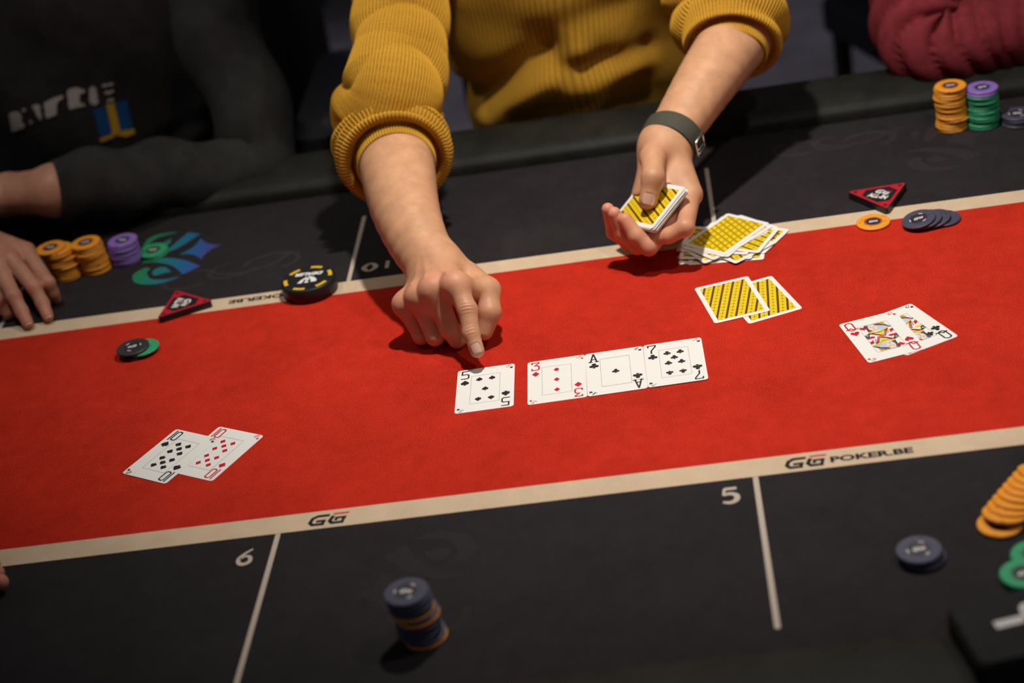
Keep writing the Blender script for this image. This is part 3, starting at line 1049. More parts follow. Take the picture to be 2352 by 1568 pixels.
# far right stacks
b5 = at(2187, 292, 0); o5 = jit(17, .0009); o5[4] = (.002, -.001); o5[12] = (-.0022, 0)
stack(['orange'] * 17, b5[0], b5[1], o5, 'the tall orange stack at the far right', 'chips before the person in maroon', 0)
b6 = at(2259, 286, 0); o6 = jit(15, .001)
stack(['green'] * 13 + ['purple'] * 2, b6[0], b6[1], o6, 'the green stack capped with purple at far right', 'chips before the person in maroon', 0)
b7 = at(2338, 282, 0)
stack(['navy'] * 4, b7[0], b7[1], jit(4, .0008), 'the low navy stack at right photo edge', 'chips before the person in maroon', 0)
# bets on the red felt
p = at(308, 814, 0)
chip('black', (p[0] + .004, p[1] + .003, TZ + .0001), 'black chip lowest of the small bet on red felt at left', 'bet beside the left plaque', False)
chip('green', (p[0] + .0115, p[1] + .0035, TZ + .0001 + CHT + .00004), 'green chip peeking out of the small bet on red felt at left', 'bet beside the left plaque', False)
chip('black', (p[0] + .0005, p[1] + .0015, TZ + .0001 + 2 * (CHT + .00004)), 'top black chip of the small bet on red felt at left', 'bet beside the left plaque', True, PI * 1.1)
p = at(2006, 514, 0); chip('orange', (p[0], p[1], TZ + .0002), 'single orange chip lying flat below the right triangular plaque', 'chips beside the right plaque', True, 0.1)
p = at(2111, 511, .004)
for i, (dx, dy) in enumerate(((.0285, .0060), (.0175, .0042), (.0075, .0018), (0, 0))):
    lab = ['lowest navy chip of the fanned bet, farthest right', 'navy chip second from the bottom of the fanned bet at right',
           'navy chip third from the bottom of the fanned bet at right', 'top navy chip of the fanned bet beside the orange chip'][i]
    if i == 0:
        chip('navy', (p[0] + dx, p[1] + dy, TZ + .0002), lab, 'fanned navy bet', False)
    else:
        chip('navy', (p[0] + dx, p[1] + dy, TZ + .0002 + i * (CHT * .62)), lab, 'fanned navy bet', i == 3, 0.1, (103, -10.5))
# near the camera
b8 = at(969, 1462, 0)
kinds = ['orange', 'navy', 'navy', 'navy', 'navy', 'navy', 'navy', 'orange', 'navy', 'orange', 'navy', 'navy', 'navy', 'navy', 'navy']
o8 = jit(15, .0008); o8[0] = (.0035, 0); o8[1] = (.003, 0)
for i in range(9, 15): o8[i] = (o8[i][0] - .0025, 0)
o8[14] = (-.004, 0); o8[7] = (.0012, 0)
stack(kinds, b8[0], b8[1], o8, 'the mixed stack nearest the camera', 'mixed stack nearest the camera', 0.3)
b9 = at(2112, 1281, 0)
stack(['navy'] * 3, b9[0], b9[1], [(.003, -.001), (.001, 0), (0, 0)], 'the navy stack beside the black case', 'navy stack beside the black case', .2)
# orange chips toppled like fallen dominoes
q0 = at(2297, 1207, 0); dirx = at(2352, 1142, 0) - q0
dirx = dirx / np.linalg.norm(dirx)
for i in range(9):
    s = .0098 * i
    lab = 'orange chip at the near end of the toppled orange row' if i == 0 else 'orange chip, %s along the toppled row from its near end' % ORD[i]
    ang = math.degrees(math.atan2(dirx[1], dirx[0]))
    tl = 0 if i == 0 else min(17, 9 + 2 * i)
    z = 0 if i == 0 else .0034 + math.sin(math.radians(tl)) * .0078
    chip('orange', (q0[0] + dirx[0] * s, q0[1] + dirx[1] * s, TZ - .0003 + z), lab, 'toppled orange chips at lower right', i < 1, 0, None if i == 0 else (ang + 90, tl))
b10 = at(2352, 1329, 0)
stack(['green', 'green'], b10[0], b10[1], jit(2, .0006), 'the green pair behind the black case', 'green chips behind the black case', .2)
b11 = at(2377, 1284, 0)
stack(['green'] * 2, b11[0], b11[1], jit(2, .0006), 'the green pair cut by the right photo edge', 'green chips behind the black case', .2)


# ================================================================== triangular plaques and the round button
def plaque(tpx, zt, label, rot_text):
    T3 = [at(u, v, zt) for u, v in tpx]
    c = np.mean(T3, axis=0)
    L = [(p - c)[:2] for p in T3]
    if not ccw(L): L = [L[0], L[2], L[1]]
    R = np.mean([np.linalg.norm(p) for p in L])
    # regular triangle with the corners cut a little, turned to fit
    a0 = math.atan2(L[0][1], L[0][0])
    root = empty('triangle_plaque', (c[0], c[1], TZ - .0003), a0 - PI / 2)
    tag(root, label, 'plaque', 'triangular all-in plaques')

    def tri(r, cut):
        P = [(r * math.cos(PI / 2 + 2 * PI * k / 3), r * math.sin(PI / 2 + 2 * PI * k / 3)) for k in range(3)]
        out = []
        for k in range(3):
            a, bq, d = np.array(P[k - 1]), np.array(P[k]), np.array(P[(k + 1) % 3])
            out.append(tuple(bq + (a - bq) * cut)); out.append(tuple(bq + (d - bq) * cut))
        return out
    slab('body', tri(R, .05), zt, M_BLACKPLASTIC, root, bevel=.0006, z0=.0003)
    b = MB(); o_, i_ = tri(R * .965, .045), tri(R * .80, .26)
    for k in range(6): b.poly([o_[k], o_[(k + 1) % 6], i_[(k + 1) % 6], i_[k]], M_PLR, zt + .00042)
    b.build('red_border', root)
    for k in range(3):
        a = PI / 2 + 2 * PI * k / 3
        s = MB(); disc(s, .0026, M_SCREW, zt + .0006, 14, cx=R * .735 * math.cos(a), cy=R * .735 * math.sin(a)); s.build('screw', root)
    b = MB(); rl = rot_text - root.rotation_euler[2]
    gg(b, xf(0, 0, zt + .0005, rl) @ xf(-.0088, .0015, 0, 0, .0076, .0088), M_WHITEP, M_INKR)
    word(b, 'ALL-IN', xf(0, 0, zt + .0005, rl) @ xf(0.0, -.0062, 0, 0, .82, 1.3), M_WHITEP, .0098, .0004)
    b.build('plaque_print', root)
    return root


M_PLR = mat('plaque_red', (0.50, 0.010, 0.028), 0.4, 0.5)
M_SCREW = mat('plaque_screw', (0.03, 0.012, 0.014), 0.5)
plaque([(404, 665), (487.5, 690), (362.5, 730.5)], .0085, 'red-edged black triangular plaque lying on the far cream line at left', math.radians(-100))
plaque([(2038, 480), (1945, 439.5), (2083, 418.5)], .0085, 'red-edged black triangular plaque on the far cream line at right', math.radians(-36))

bt = at(707, 638, .019)
btn = empty('round_button', (bt[0], bt[1], TZ), 0); tag(btn, 'thick round black button with yellow dashes and white emblem beside the left plaque', 'dealer button')
V, F = lathe([(.0325, .0003), (.0337, .0015), (.0337, .0175), (.0327, .0188), (.0318, .019)], 64)
o = link_mesh('body', V, F, M_BLACKPLASTIC, btn)
for p_ in o.data.polygons: p_.use_smooth = len(p_.vertices) == 4
M_YEL = mat('button_yellow', (0.76, 0.46, 0.02), 0.5)
for k in range(6):
    a = math.radians(14 + 60 * k); b = MB(); P = [(.0277 * math.cos(a + t), .0277 * math.sin(a + t)) for t in np.linspace(-.19, .19, 5)]
    b.stroke(P, .0046, M_YEL, .01912); b.build('yellow_dash', btn)
b = MB(); z = .01914
rt = math.radians(-3)
M0 = xf(0, 0, z, rt)
def bp(pts):
    pts = pts if ccw(pts) else pts[::-1]
    b.face3([tuple(M0 @ Vector((p[0] * mm, p[1] * mm, 0))) for p in pts], M_WHITEP)
# tent-shaped emblem with a figure in its opening, and a line of capitals above it (upside down to us)
bp([(0, 5.2), (-8, -4.5), (-11.2, -12.5), (-5.6, -12.5), (-4.4, -6), (-.8, 2.2)]); bp([(0, 5.2), (8, .5), (12.2, -6), (12.2, -10.5), (5.6, -11.5), (4.6, -5), (.8, 2.2)])
bp([(2.2 * math.cos(t) * 1.25, -3.4 + 3.2 * math.sin(t)) for t in np.linspace(0, 2 * PI, 15)[:-1]])
bp([(-1.6, -5), (1.6, -5), (1.6, -9), (3.2, -12.4), (-3.2, -12.4), (-1.6, -9)])
me = text_mesh('DEALER', .0098, .0006, shear=.25); b.add_mesh(me, xf(.0005, .0108, z, rt + PI), M_WHITEP); bpy.data.meshes.remove(me)
b.build('emblem_print', btn)

# black case with a white mark, lower right corner of the photo
RZ = .0285
cA, cB = at(2170, 1392, RZ + .02), at(2248, 1536, RZ + .02)
ex = at(2352, 1352, RZ + .02) - cA; ex[2] = 0; ex /= np.linalg.norm(ex)
ey = np.array([-ex[1], ex[0], 0]); hgt = abs((cB - cA) @ ey)
cc = cA + ex * .055 - ey * hgt / 2
case = empty('black_case', (cc[0], cc[1], TZ + RZ), math.atan2(ex[1], ex[0])); tag(case, 'black flat case with a white mark on the near rail at lower right', 'case')
M_CASE = mat('case_black', (0.014, 0.014, 0.013), 0.6, 0.15, vary=0.2, vscale=60)
slab('body', rrect(.112, hgt, .010, 6), .0215, M_CASE, case, bevel=.0035, z0=.0001)
b = MB(); P0 = at(2290, 1434, RZ + .022) - cc; P1 = at(2347, 1420, RZ + .022) - cc
l = lambda p: (p @ ex, p @ ey)
b.stroke([l(P0), l(P1)], .0085, M_WHITEP, .0218, ext=.2); P2 = l(at(2362, 1402, RZ + .022) - cc)
b.stroke([(P2[0] + .004 * math.cos(t), P2[1] + .008 * math.sin(t)) for t in np.linspace(0, 2 * PI, 14)], .0045, M_WHITEP, .0218)
b.build('white_mark', case)


# ================================================================== people
def nrm(v): v = np.asarray(v, float); return v / np.linalg.norm(v)


def limb(path, radii, n, flat, m=14):
    """smooth tapering limb along a curve; section squashed along n by flat[0]..flat[1]"""
    P = spline(path, m); t = np.linspace(0, 1, m); R = np.interp(t, np.linspace(0, 1, len(radii)), radii); R = np.convolve(np.pad(R, 1, mode='edge'), [.25, .5, .25], 'valid')
    fs = [rc(P[i], P[i + 1], R[i], R[i + 1], n, flat[0] + (flat[1] - flat[0]) * (t[i] + t[i + 1]) / 2) for i in range(m - 1)]

    def fn(p):
        d = fs[0](p)
        for f in fs[1:]: d = smin(d, f(p), .0015)
        return d
    return fn


def finger(J, R, k=.004):
    return blend([rc(J[i], J[i + 1], R[i], R[i + 1]) for i in range(len(J) - 1)], k)


def nail(name, tip, back, normal, wdt, lng, parent, thick=.0012, m=None, curve=.55):
    """curved nail plate: tip = distal centre on the finger axis, back = direction to the knuckle, normal = outward"""
    back = nrm(back); normal = nrm(np.asarray(normal) - back * (np.asarray(normal) @ back)); side = np.cross(back, normal)
    V, F = [], []; nu, nv = 9, 9
    for layer in (0, 1):
        for j in range(nv):
            t = j / (nv - 1); wl = wdt * (1 - .35 * max(0, (abs(t - .5) * 2) ** 3))
            for i in range(nu):
                s = (i / (nu - 1) - .5) * wl
                h = -curve * s * s / wdt * 1.6 - .0012 * (t - .5) ** 2 - layer * thick
                V.append(np.asarray(tip) + back * (t * lng) + side * s + normal * h)
    g = lambda l, j, i: l * nu * nv + j * nu + i
    for j in range(nv - 1):
        for i in range(nu - 1):
            F.append([g(0, j, i), g(0, j, i + 1), g(0, j + 1, i + 1), g(0, j + 1, i)]); F.append([g(1, j, i), g(1, j + 1, i), g(1, j + 1, i + 1), g(1, j, i + 1)])
    for j in range(nv - 1):
        for i in (0, nu - 1): F.append([g(0, j, i), g(0, j + 1, i), g(1, j + 1, i), g(1, j, i)])
    for i in range(nu - 1):
        for j in (0, nv - 1): F.append([g(0, j, i), g(1, j, i), g(1, j, i + 1), g(0, j, i + 1)])
    return link_mesh(name, V, F, m or M_NAIL, parent, True)


def head_sdf(c, s=1.0, fwd=(0, -1, 0)):
    """head with brow, eyes, nose, mouth, chin and ears; c = centre of the skull"""
    f = nrm(fwd); up = np.array([0, 0, 1.0]); sd = np.cross(f, up); P = lambda a, b_, d: np.asarray(c) + s * (a * sd + b_ * f + d * up)
    A = [sd, f, up]
    parts = [ell(P(0, -.008, .025), np.array([.075, .095, .09]) * s, A), ell(P(0, .03, -.055), np.array([.055, .058, .065]) * s, A)]
    h = blend(parts, .03)
    h2 = blend([rc(P(0, .092, .01), P(0, .112, -.028), .009 * s, .014 * s), rc(P(-.03, .083, .022), P(.03, .083, .022), .012 * s, .012 * s),
                rc(P(-.02, .083, -.062), P(.02, .083, -.062), .008 * s, .008 * s), ell(P(0, .075, -.098), np.array([.022, .018, .018]) * s, A)], .01)
    eye = blend([ell(P(-.032, .085, .004), np.array([.014, .012, .011]) * s, A), ell(P(.032, .085, .004), np.array([.014, .012, .011]) * s, A)], .004)
    ear = blend([ell(P(-.078, -.005, -.005), np.array([.012, .022, .034]) * s, A), ell(P(.078, -.005, -.005), np.array([.012, .022, .034]) * s, A)], .004)
    return lambda p: smin(smin(smin(h(p), h2(p), .014), eye(p), .005), ear(p), .01)


def hair(c, parent, fwd=(0, -1, 0), m=None):
    f = nrm(fwd); up = np.array([0, 0, 1.0]); sd = np.cross(f, up); c = np.asarray(c)
    cap = ell(c - f * .016 + up * .036, (.083, .100, .094), [sd, f, up])
    cut = lambda p: np.maximum(cap(p), ((p - c) @ f - .062) * .8 - ((p - c) @ up - .05) * .55)
    V, F = mesh_sdf(cut, c - .15, c + .17, .006)
    return link_mesh('hair', V, F, m or M_HAIR, parent, True)


def lower_body(parent, hip, fwd, m):
    """seated hips, thighs, shins and shoes under the table"""
    f = nrm(fwd); up = np.array([0, 0, 1.0]); sd = np.cross(f, up); hip = np.asarray(hip, float)
    P = lambda a, b_, z: np.array([0, 0, z]) + np.array([hip[0], hip[1], 0]) + a * sd + b_ * f
    fn = [ell(P(0, -.01, hip[2]), (.18, .13, .11), [sd, f, up])]
    for s in (-1, 1):
        fn += [rc(P(s * .10, 0, hip[2] - .03), P(s * .13, .40, .555), .080, .065), rc(P(s * .13, .40, .555), P(s * .13, .36, .10), .06, .042)]
    V, F = mesh_sdf(blend(fn, .03), P(0, 0, .0) - np.array([.6, .6, 0]), P(0, 0, .9) + np.array([.6, .6, 0]), .012)
    link_mesh('trousers', V, F, m, parent, True)
    for s in (-1, 1):
        fn = blend([rc(P(s * .13, .34, .042), P(s * .14, .52, .036), .036, .032), rc(P(s * .13, .35, .05), P(s * .13, .36, .10), .04, .04)], .02)
        V, F = mesh_sdf(lambda p: np.maximum(fn(p), .004 - p[:, 2]), P(s * .13, .42, 0) - .3 * np.array([1, 1, .1]), P(s * .13, .42, .2) + .3, .008)
        link_mesh('shoe', V, F, M_CHAIR, parent, True)


def torso_loft(name, rows, m, parent, nu, disp=None, uvr=60, vscale=180, pw=2.5, n=110, neck=None):
    """rows: (z, cx, cy, half width, half depth); superelliptic sections; disp(x, y, z, nx, ny)"""
    R = spline([list(r) for r in rows], n) if False else np.array([[np.interp(t, np.linspace(0, 1, len(rows)), [r[k] for r in rows]) for k in range(5)] for t in np.linspace(0, 1, n)])
    ker = np.ones(9) / 9
    for k in range(1, 5): R[:, k] = np.convolve(np.pad(R[:, k], 4, mode='edge'), ker, 'valid')
    th = np.linspace(0, 2 * PI, nu, endpoint=False); c, s = np.cos(th), np.sin(th)
    ex = np.sign(c) * np.abs(c) ** (2 / pw); ey = np.sign(s) * np.abs(s) ** (2 / pw)
    V = np.empty((n, nu, 3)); UV = np.empty((n, nu, 2))
    for i, (z, cx, cy, a, b_) in enumerate(R):
        x, y = cx + a * ex, cy + b_ * ey
        V[i] = np.stack([x, y, np.full(nu, z)], -1)
        UV[i, :, 0] = th / (2 * PI) * uvr; UV[i, :, 1] = z * vscale
    if disp is not None:
        nx = np.cos(th)[None, :, None]; ny = np.sin(th)[None, :, None]
        d = disp(V[..., 0], V[..., 1], V[..., 2])
        V[..., 0] += d * np.cos(th); V[..., 1] += d * np.sin(th)
    k = np.arange(n * nu).reshape(n, nu); a, b_ = k[:-1], k[1:]
    F = np.stack([a, np.roll(a, -1, 1), np.roll(b_, -1, 1), b_], -1).reshape(-1, 4)
    return link_mesh(name, V.reshape(-1, 3), F, m, parent, True, uv=UV.reshape(-1, 2), wrap=uvr)


def seg_dist(X, Z, a, b_):
    a = np.array(a); b_ = np.array(b_); d = b_ - a
    t = np.clip(((X - a[0]) * d[0] + (Z - a[1]) * d[1]) / (d @ d), 0, 1)
    return np.hypot(X - a[0] - t * d[0], Z - a[1] - t * d[1])


def chair(x, y, rz, label, top=.98, width=.46, arms=False):
    t = empty('padded_chair', (x, y, 0), rz); tag(t, label, 'chair', 'chairs around the poker table')
    # local: sitter faces -y
    o = slab('seat', rrect(width, .44, .06, 6), .07, M_CHAIR, t, bevel=.02, z0=.41)
    o = slab('backrest', rrect(width, top - .52, .07, 7), .05, M_CHAIR, t, bevel=.015)
    o.rotation_euler = (math.radians(82), 0, 0); o.location = (0, .25, (top + .52) / 2)
    for sx in (-1, 1):
        for sy in (-1, 1):
            b = MB(); V, F = lathe([(.014, 0), (.016, .01), (.019, .42)], 12)
            link_mesh('leg', [(sx * .19 + v[0], sy * .18 + v[1], v[2]) for v in V], F, M_WOOD, t, True)
    if arms:
        for sx in (-1, 1):
            o = slab('armrest', rrect(.075, .34, .03, 5), .075, M_CHAIR, t, bevel=.02, z0=.690)
            o.location = (sx * (width / 2 + .055), -.10, 0)
            o = slab('arm_post', rrect(.04, .05, .01, 3), .25, M_WOOD, t, z0=.44); o.location = (sx * (width / 2 + .035), -.05, 0)
    return t


# ------------------------------------------------------------------ the dealer
dealer = empty('person', (.06, .86, 0))
tag(dealer, 'person in mustard ribbed sweater, one finger pointing at a card, deck in the other hand', 'person')


def own(o, root):
    """parent a mesh built in world coordinates to its root"""
    o.parent = root; o.matrix_parent_inverse = root_inv(root); return o


def root_inv(r): return (Matrix.Translation(r.location) @ r.rotation_euler.to_matrix().to_4x4()).inverted()


def own2(o, part):
    """sub-part of a body mesh (the body mesh keeps world coordinates)"""
    o.parent = part
    return o


def A(u, v, z): return np.array(at(u, v, z))


# --- right arm and pointing hand (screen left)
W_ = A(1005, 618, .064); EL = A(898, 312, .125)
up = np.array([0, 0, 1.0])
fd = nrm(W_ - EL)
MI, MM, MR, ML = A(1047, 657, .074), A(996, 668, .067), A(962, 684, .057), A(931, 701, .046)
Ipt = [MI, A(1074, 712, .0555), A(1082, 766, .0365), A(1096, 805, .0215)]
Mpt = [MM, A(1032, 755, .025), A(1050, 779, .011), A(1058, 742, .011)]
Rpt = [MR, A(999, 773, .0155), A(1010, 771, .0085), A(1018, 732, .013)]
Lpt = [ML, A(968, 772, .0115), A(982, 767, .0080), A(992, 735, .012)]
TH = [A(1072, 640, .050), A(1117, 668, .050), A(1125, 717, .036), A(1113, 762, .018)]
hn = nrm(np.cross(MI - ML, MM - W_)); hn = hn if hn[2] > 0 else -hn          # back-of-hand normal
AX = [EL, A(914, 395, .112), A(931, 480, .097), A(964, 562, .080), W_]
arm = limb(AX, [.0465, .0455, .0405, .0335, .0300], hn, (1.0, .82))
palm = blend([rc(W_, MI, .0240, .0128), rc(W_, MM, .0235, .0128), rc(W_, MR, .0225, .0120), rc(W_, ML, .0215, .0112),
              rc(W_ + (MM - W_) * .3 - hn * .006, (MM + MR) / 2 - hn * .010, .022, .016),
              rc(TH[0], TH[1], .019, .0145), rc(TH[1], MI, .012, .011)], .011)
knk = blend([ell(MI + hn * .0015, (.0112,) * 3), ell(MM + hn * .0035, (.0118,) * 3), ell(MR + hn * .0035, (.0110,) * 3), ell(ML + hn * .0035, (.0105,) * 3)], .001)
ft = [finger(Ipt, [.0126, .0108, .0092, .0080]), finger(Mpt, [.0138, .0112, .0096, .0085]), finger(Rpt, [.0124, .0100, .0090, .0080]),
      finger(Lpt, [.0116, .0093, .0082, .0074])]
thumb = finger(TH[1:], [.0148, .0126, .0094])
idir = nrm(Ipt[3] - Ipt[2]); ind = nrm(CAM - Ipt[3]); inm = nrm(ind - idir * (ind @ idir))


def wrinkles(p, c, d, n, depth, span, count):
    q = p - c; along = q @ d; r = np.linalg.norm(q, axis=1)
    return depth * np.exp(-(along / span) ** 2) * np.exp(-(r / .011) ** 2) * np.cos(along * 2 * PI / (span * 2 / count)) * ((q @ n) > 0)


pd = nrm(Ipt[2] - Ipt[1]); pn = nrm(ind - pd * (ind @ pd))


def right_hand(p):
    a = smin(arm(p), palm(p), .016); base = smin(a, knk(p), .014)
    d = smin(base, thumb(p), .006)
    for f, k in zip(ft, (.007, .007, .007, .007)):
        d = smin(d, smin(base, f(p), k), .0007)
    # tendons, knuckle creases
    for M_, s in ((MI, 1), (MM, 1), (MR, .8)):
        ax = M_ - W_; L = np.linalg.norm(ax); ax = ax / L; q = p - W_; t = q @ ax; rr = np.linalg.norm(q - t[:, None] * ax, axis=1)
        side = np.linalg.norm((q - t[:, None] * ax) - ((q - t[:, None] * ax) @ hn)[:, None] * hn, axis=1)
        d = d - .0011 * s * np.exp(-(side / .0035) ** 2) * np.clip(t / L, 0, 1) * (t < L) * ((q @ hn) > 0)
    d = d + wrinkles(p, Ipt[1] + pn * .009, pd, pn, .00045, .0075, 4) + wrinkles(p, Ipt[2] + pn * .0085, idir, pn, .0004, .0055, 3)
    return d


Vr, Fr = mesh_sdf(right_hand, np.array([EL, TH[1]] + Ipt + Lpt + Mpt).min(0) - .06, np.array([EL, TH[1]] + Ipt + Lpt + Mpt).max(0) + .06, .0013)

# --- left arm and the hand holding the deck (screen right); deck frame: e1 forward, e2 to the fingers, n up
DE1 = np.array([0.53389048, -0.82386626, 0.19027702]); DE2 = np.array([-0.6859672, -0.55358897, -0.47221632]); DN = np.array([-0.49437835, -0.12158801, 0.86070111])
DC = np.array([0.15310408, 0.26440323, 0.82504851]) + DN * .001
D = lambda a, b_, c: DC + DE1 * a * mm + DE2 * b_ * mm + DN * c * mm
LW = A(1529, 335, .100); LE = A(1712, 62, .165)
TI = D(-8, 0, 8.5)                                            # thumb tip on the top card


def on_ray(u, v, ref, L, far=True):
    """point seen at (u,v) at distance L from ref"""
    d = nrm(raydir(u, v)); q = CAM - ref; b_ = q @ d; c = q @ q - L * L; s = b_ * b_ - c
    t = -b_ + (math.sqrt(max(s, 0)) if far else -math.sqrt(max(s, 0)))
    return CAM + d * t


TT = on_ray(1488, 462, DC, .0)                                # nearest point on that sight line
t_ = ((DC + DN * .0105 - CAM) @ DN) / (nrm(raydir(1489, 459)) @ DN); TT = CAM + nrm(raydir(1489, 459)) * t_
TIP = (on_ray(1500, 408, TT, .031, False) + on_ray(1500, 408, TT, .031, True)) / 2
TMC = on_ray(1500, 362, TIP, .040, True)
TCM = LW + (TMC - LW) * .40
I0 = on_ray(1586, 446, DC, .052, True); 
LI = [I0, A(1574, 522, .053), A(1535, 541, .045), A(1490, 549, .040)]
LMp = [D(26, 6, -24), D(30, 44, -20), D(23, 44, -2), D(13, 37, 17)]
LRp = [D(8, 4, -25), D(10, 47, -19), D(0, 47, 2), D(1, 38, 27)]
LLp = [D(-10, 2, -24), D(-11, 46, -19), D(-15, 49, 4), D(-5, 38, 34)]
larm = limb([LE, LE + (LW - LE) * .45 + np.array([0, 0, .004]), LW], [.0440, .0400, .0310], DN, (1.0, .86))
hp = D(-34, 14, -26)
lpalm = blend([rc(LW, I0, .0230, .0140), rc(LW, LMp[0], .0230, .0130), rc(LW, LRp[0], .0230, .0130), rc(LW, LLp[0], .0230, .0120), rc(LW, hp, .0250, .0170),
               rc(hp, LLp[0], .0160, .0130)], .012)
lth = blend([rc(LW, TCM, .0240, .0200), rc(TCM, TMC, .0200, .0150), rc(TMC, TIP, .0138, .0126), rc(TIP, TT, .0122, .0106)], .006)
lft = [finger(LI, [.0122, .0102, .0090, .0078]), finger(LMp, [.0115, .0102, .0093, .0082]), finger(LRp, [.0110, .0098, .0090, .0078]), finger(LLp, [.0105, .0090, .0081, .0072])]


def left_hand(p):
    base = smin(larm(p), lpalm(p), .016)
    d = smin(base, lth(p), .008)
    b0 = d
    for f in lft: d = smin(d, smin(b0, f(p), .006), .0007)
    # the pad of the hand gives way where the deck lies in it
    q = p - DC; a, b_, c = np.abs(q @ DE1) - .0456, np.abs(q @ DE2) - .0331, np.abs(q @ DN + .0042) - .0052
    bx = np.stack([a, b_, c], -1); dk = np.linalg.norm(np.maximum(bx, 0), axis=1) + np.minimum(bx.max(1), 0)
    return np.maximum(d, -dk)


Pl = np.array([LE, LW, I0, hp] + LI + LMp + LRp + LLp + [TMC, TIP, TT])
Vl, Fl = mesh_sdf(left_hand, Pl.min(0) - .06, Pl.max(0) + .06, .0013)

# --- hidden trunk, neck and head, in the same mesh
SR, SL = np.array([-.135, .70, 1.06]), np.array([.285, .74, 1.07])
HC = np.array([.085, .665, 1.335])
NK = np.array([.08, .72, 1.20])
trunk = blend([ell((.07, .87, .72), (.12, .08, .16)), ell((.075, .80, .96), (.12, .06, .15)), rc((.077, .77, 1.05), NK, .06, .055), rc(NK, HC + [0, .01, -.06], .055, .052),
               rc(SR + [.08, .07, -.02], SL + [-.08, .05, -.02], .03, .03), rc(SR + [.08, .07, -.02], SR, .025, .022), rc(SL + [-.08, .05, -.02], SL, .025, .022), rc(SR, aty(925, -70, .585), .022, .022), rc(aty(925, -70, .585), aty(913, 130, .487), .022, .024), rc(aty(913, 130, .487), EL, .024, .036), rc(SL, aty(1665, -160, .64), .022, .022), rc(aty(1665, -160, .64), aty(1650, 0, .575), .022, .024), rc(aty(1650, 0, .575), LE, .024, .036)], .03)
hd = head_sdf(HC, 1.0, (0.05, -1, -.25))
Vt, Ft = mesh_sdf(lambda p: smin(trunk(p), hd(p), .015), np.array([-.30, .28, .50]), np.array([.50, 1.05, 1.50]), .0065)
V, F = join_meshes([(Vr, Fr), (Vl, Fl), (Vt, Ft)])
body = link_mesh('body', V, F, M_SKIN, None, True)
flush_attr(body, V, [(MI + hn * .010, .016, .75), (MM + hn * .010, .016, .85), (MR + hn * .010, .014, .7), (ML + hn * .010, .014, .75),
                     (Ipt[1] + pn * .01, .009, .5), (Ipt[2] + pn * .009, .008, .4), (Ipt[3], .010, .35), (Mpt[1], .013, .45), (Rpt[1], .011, .35), (Lpt[1], .011, .35),
                     (TH[2], .014, .45)] + [(f[3], .020, .8) for f in (LI, LMp, LRp, LLp)] + [(f[2], .018, .6) for f in (LI, LMp, LRp, LLp)] + [((MM + MR) / 2, .05, .30), (LI[1], .05, .35)] + [(TT, .014, .5), (TMC, .016, .3)])
own(body, dealer)
own2(nail('fingernail', Ipt[3] + idir * .0050 + inm * .0088, -idir * 1.0 + inm * .04, inm, .0116, .0128, None), body)
tdir = nrm(TT - TIP); tn = nrm(CAM - TT); tn = nrm(tn - tdir * (tn @ tdir))
own2(nail('fingernail', TT + tdir * .0060 + tn * .0112, -tdir + tn * .06, tn, .0150, .0150, None), body)
own(hair(HC, None, (0.05, -1, -.25)), dealer)

# --- sweater: trunk with soft folds, sleeves pushed up and rolled
NR = 84


def dealer_folds(X, Y, Z):
    front = np.clip((.90 - Y) / .10, 0, 1)
    g = lambda a, b_, wd, amp: amp * np.exp(-(seg_dist(X, Z, a, b_) / wd) ** 2)
    d = g((-.12, .79), (.03, .875), .022, -.022) + g((-.06, .765), (.075, .86), .020, .014) + g((-.10, .84), (-.07, .95), .03, .012)
    d = d + g((.06, .80), (.15, .835), .022, .013) + g((.05, .845), (.17, .85), .016, -.012) + g((.02, .90), (.16, .93), .02, -.006) + g((-.02, .77), (.06, .79), .02, -.01)
    d = d + .004 * np.sin(38 * X + 22 * Z) * np.sin(27 * Z)
    return d * front


sw_rows = [(.56, .07, .90, .165, .125), (.66, .07, .88, .175, .135), (.78, .065, .835, .175, .135), (.86, .06, .815, .172, .128), (.96, .07, .795, .185, .125),
           (1.04, .075, .775, .195, .11), (1.10, .078, .76, .16, .09), (1.145, .079, .745, .095, .075), (1.19, .08, .735, .067, .063)]
sweater = torso_loft('sweater', sw_rows, M_KNIT, None, 260, dealer_folds, uvr=170, vscale=190)
own(sweater, dealer)


def sleeve(name, path, radf, n, nu, m, root, ribs, amp, vscale=190, ups=(0, 0, 1), tang=None, uvr=None):
    return own(tube(name, spline(path, n), radf, nu, m, None, ribs, amp, vscale, ups, tang=tang, uvr=uvr), root)


def rolled(path, prof, n, hem):
    """path points then a turned-in hem: returns centre line and radius table"""
    P = spline(path, n); r = np.interp(np.linspace(0, 1, n), [p[0] for p in prof], [p[1] for p in prof])
    T = nrm(P[-1] - P[-4])
    ex, er = [], []
    for ds, rr in hem: ex.append(P[-1] + T * ds); er.append(rr)
    Tall = np.gradient(P, axis=0); Tall /= np.linalg.norm(Tall, axis=1)[:, None]
    return np.vstack([P, ex]), np.concatenate([r, er]), np.vstack([Tall, np.repeat(T[None], len(ex), 0)])


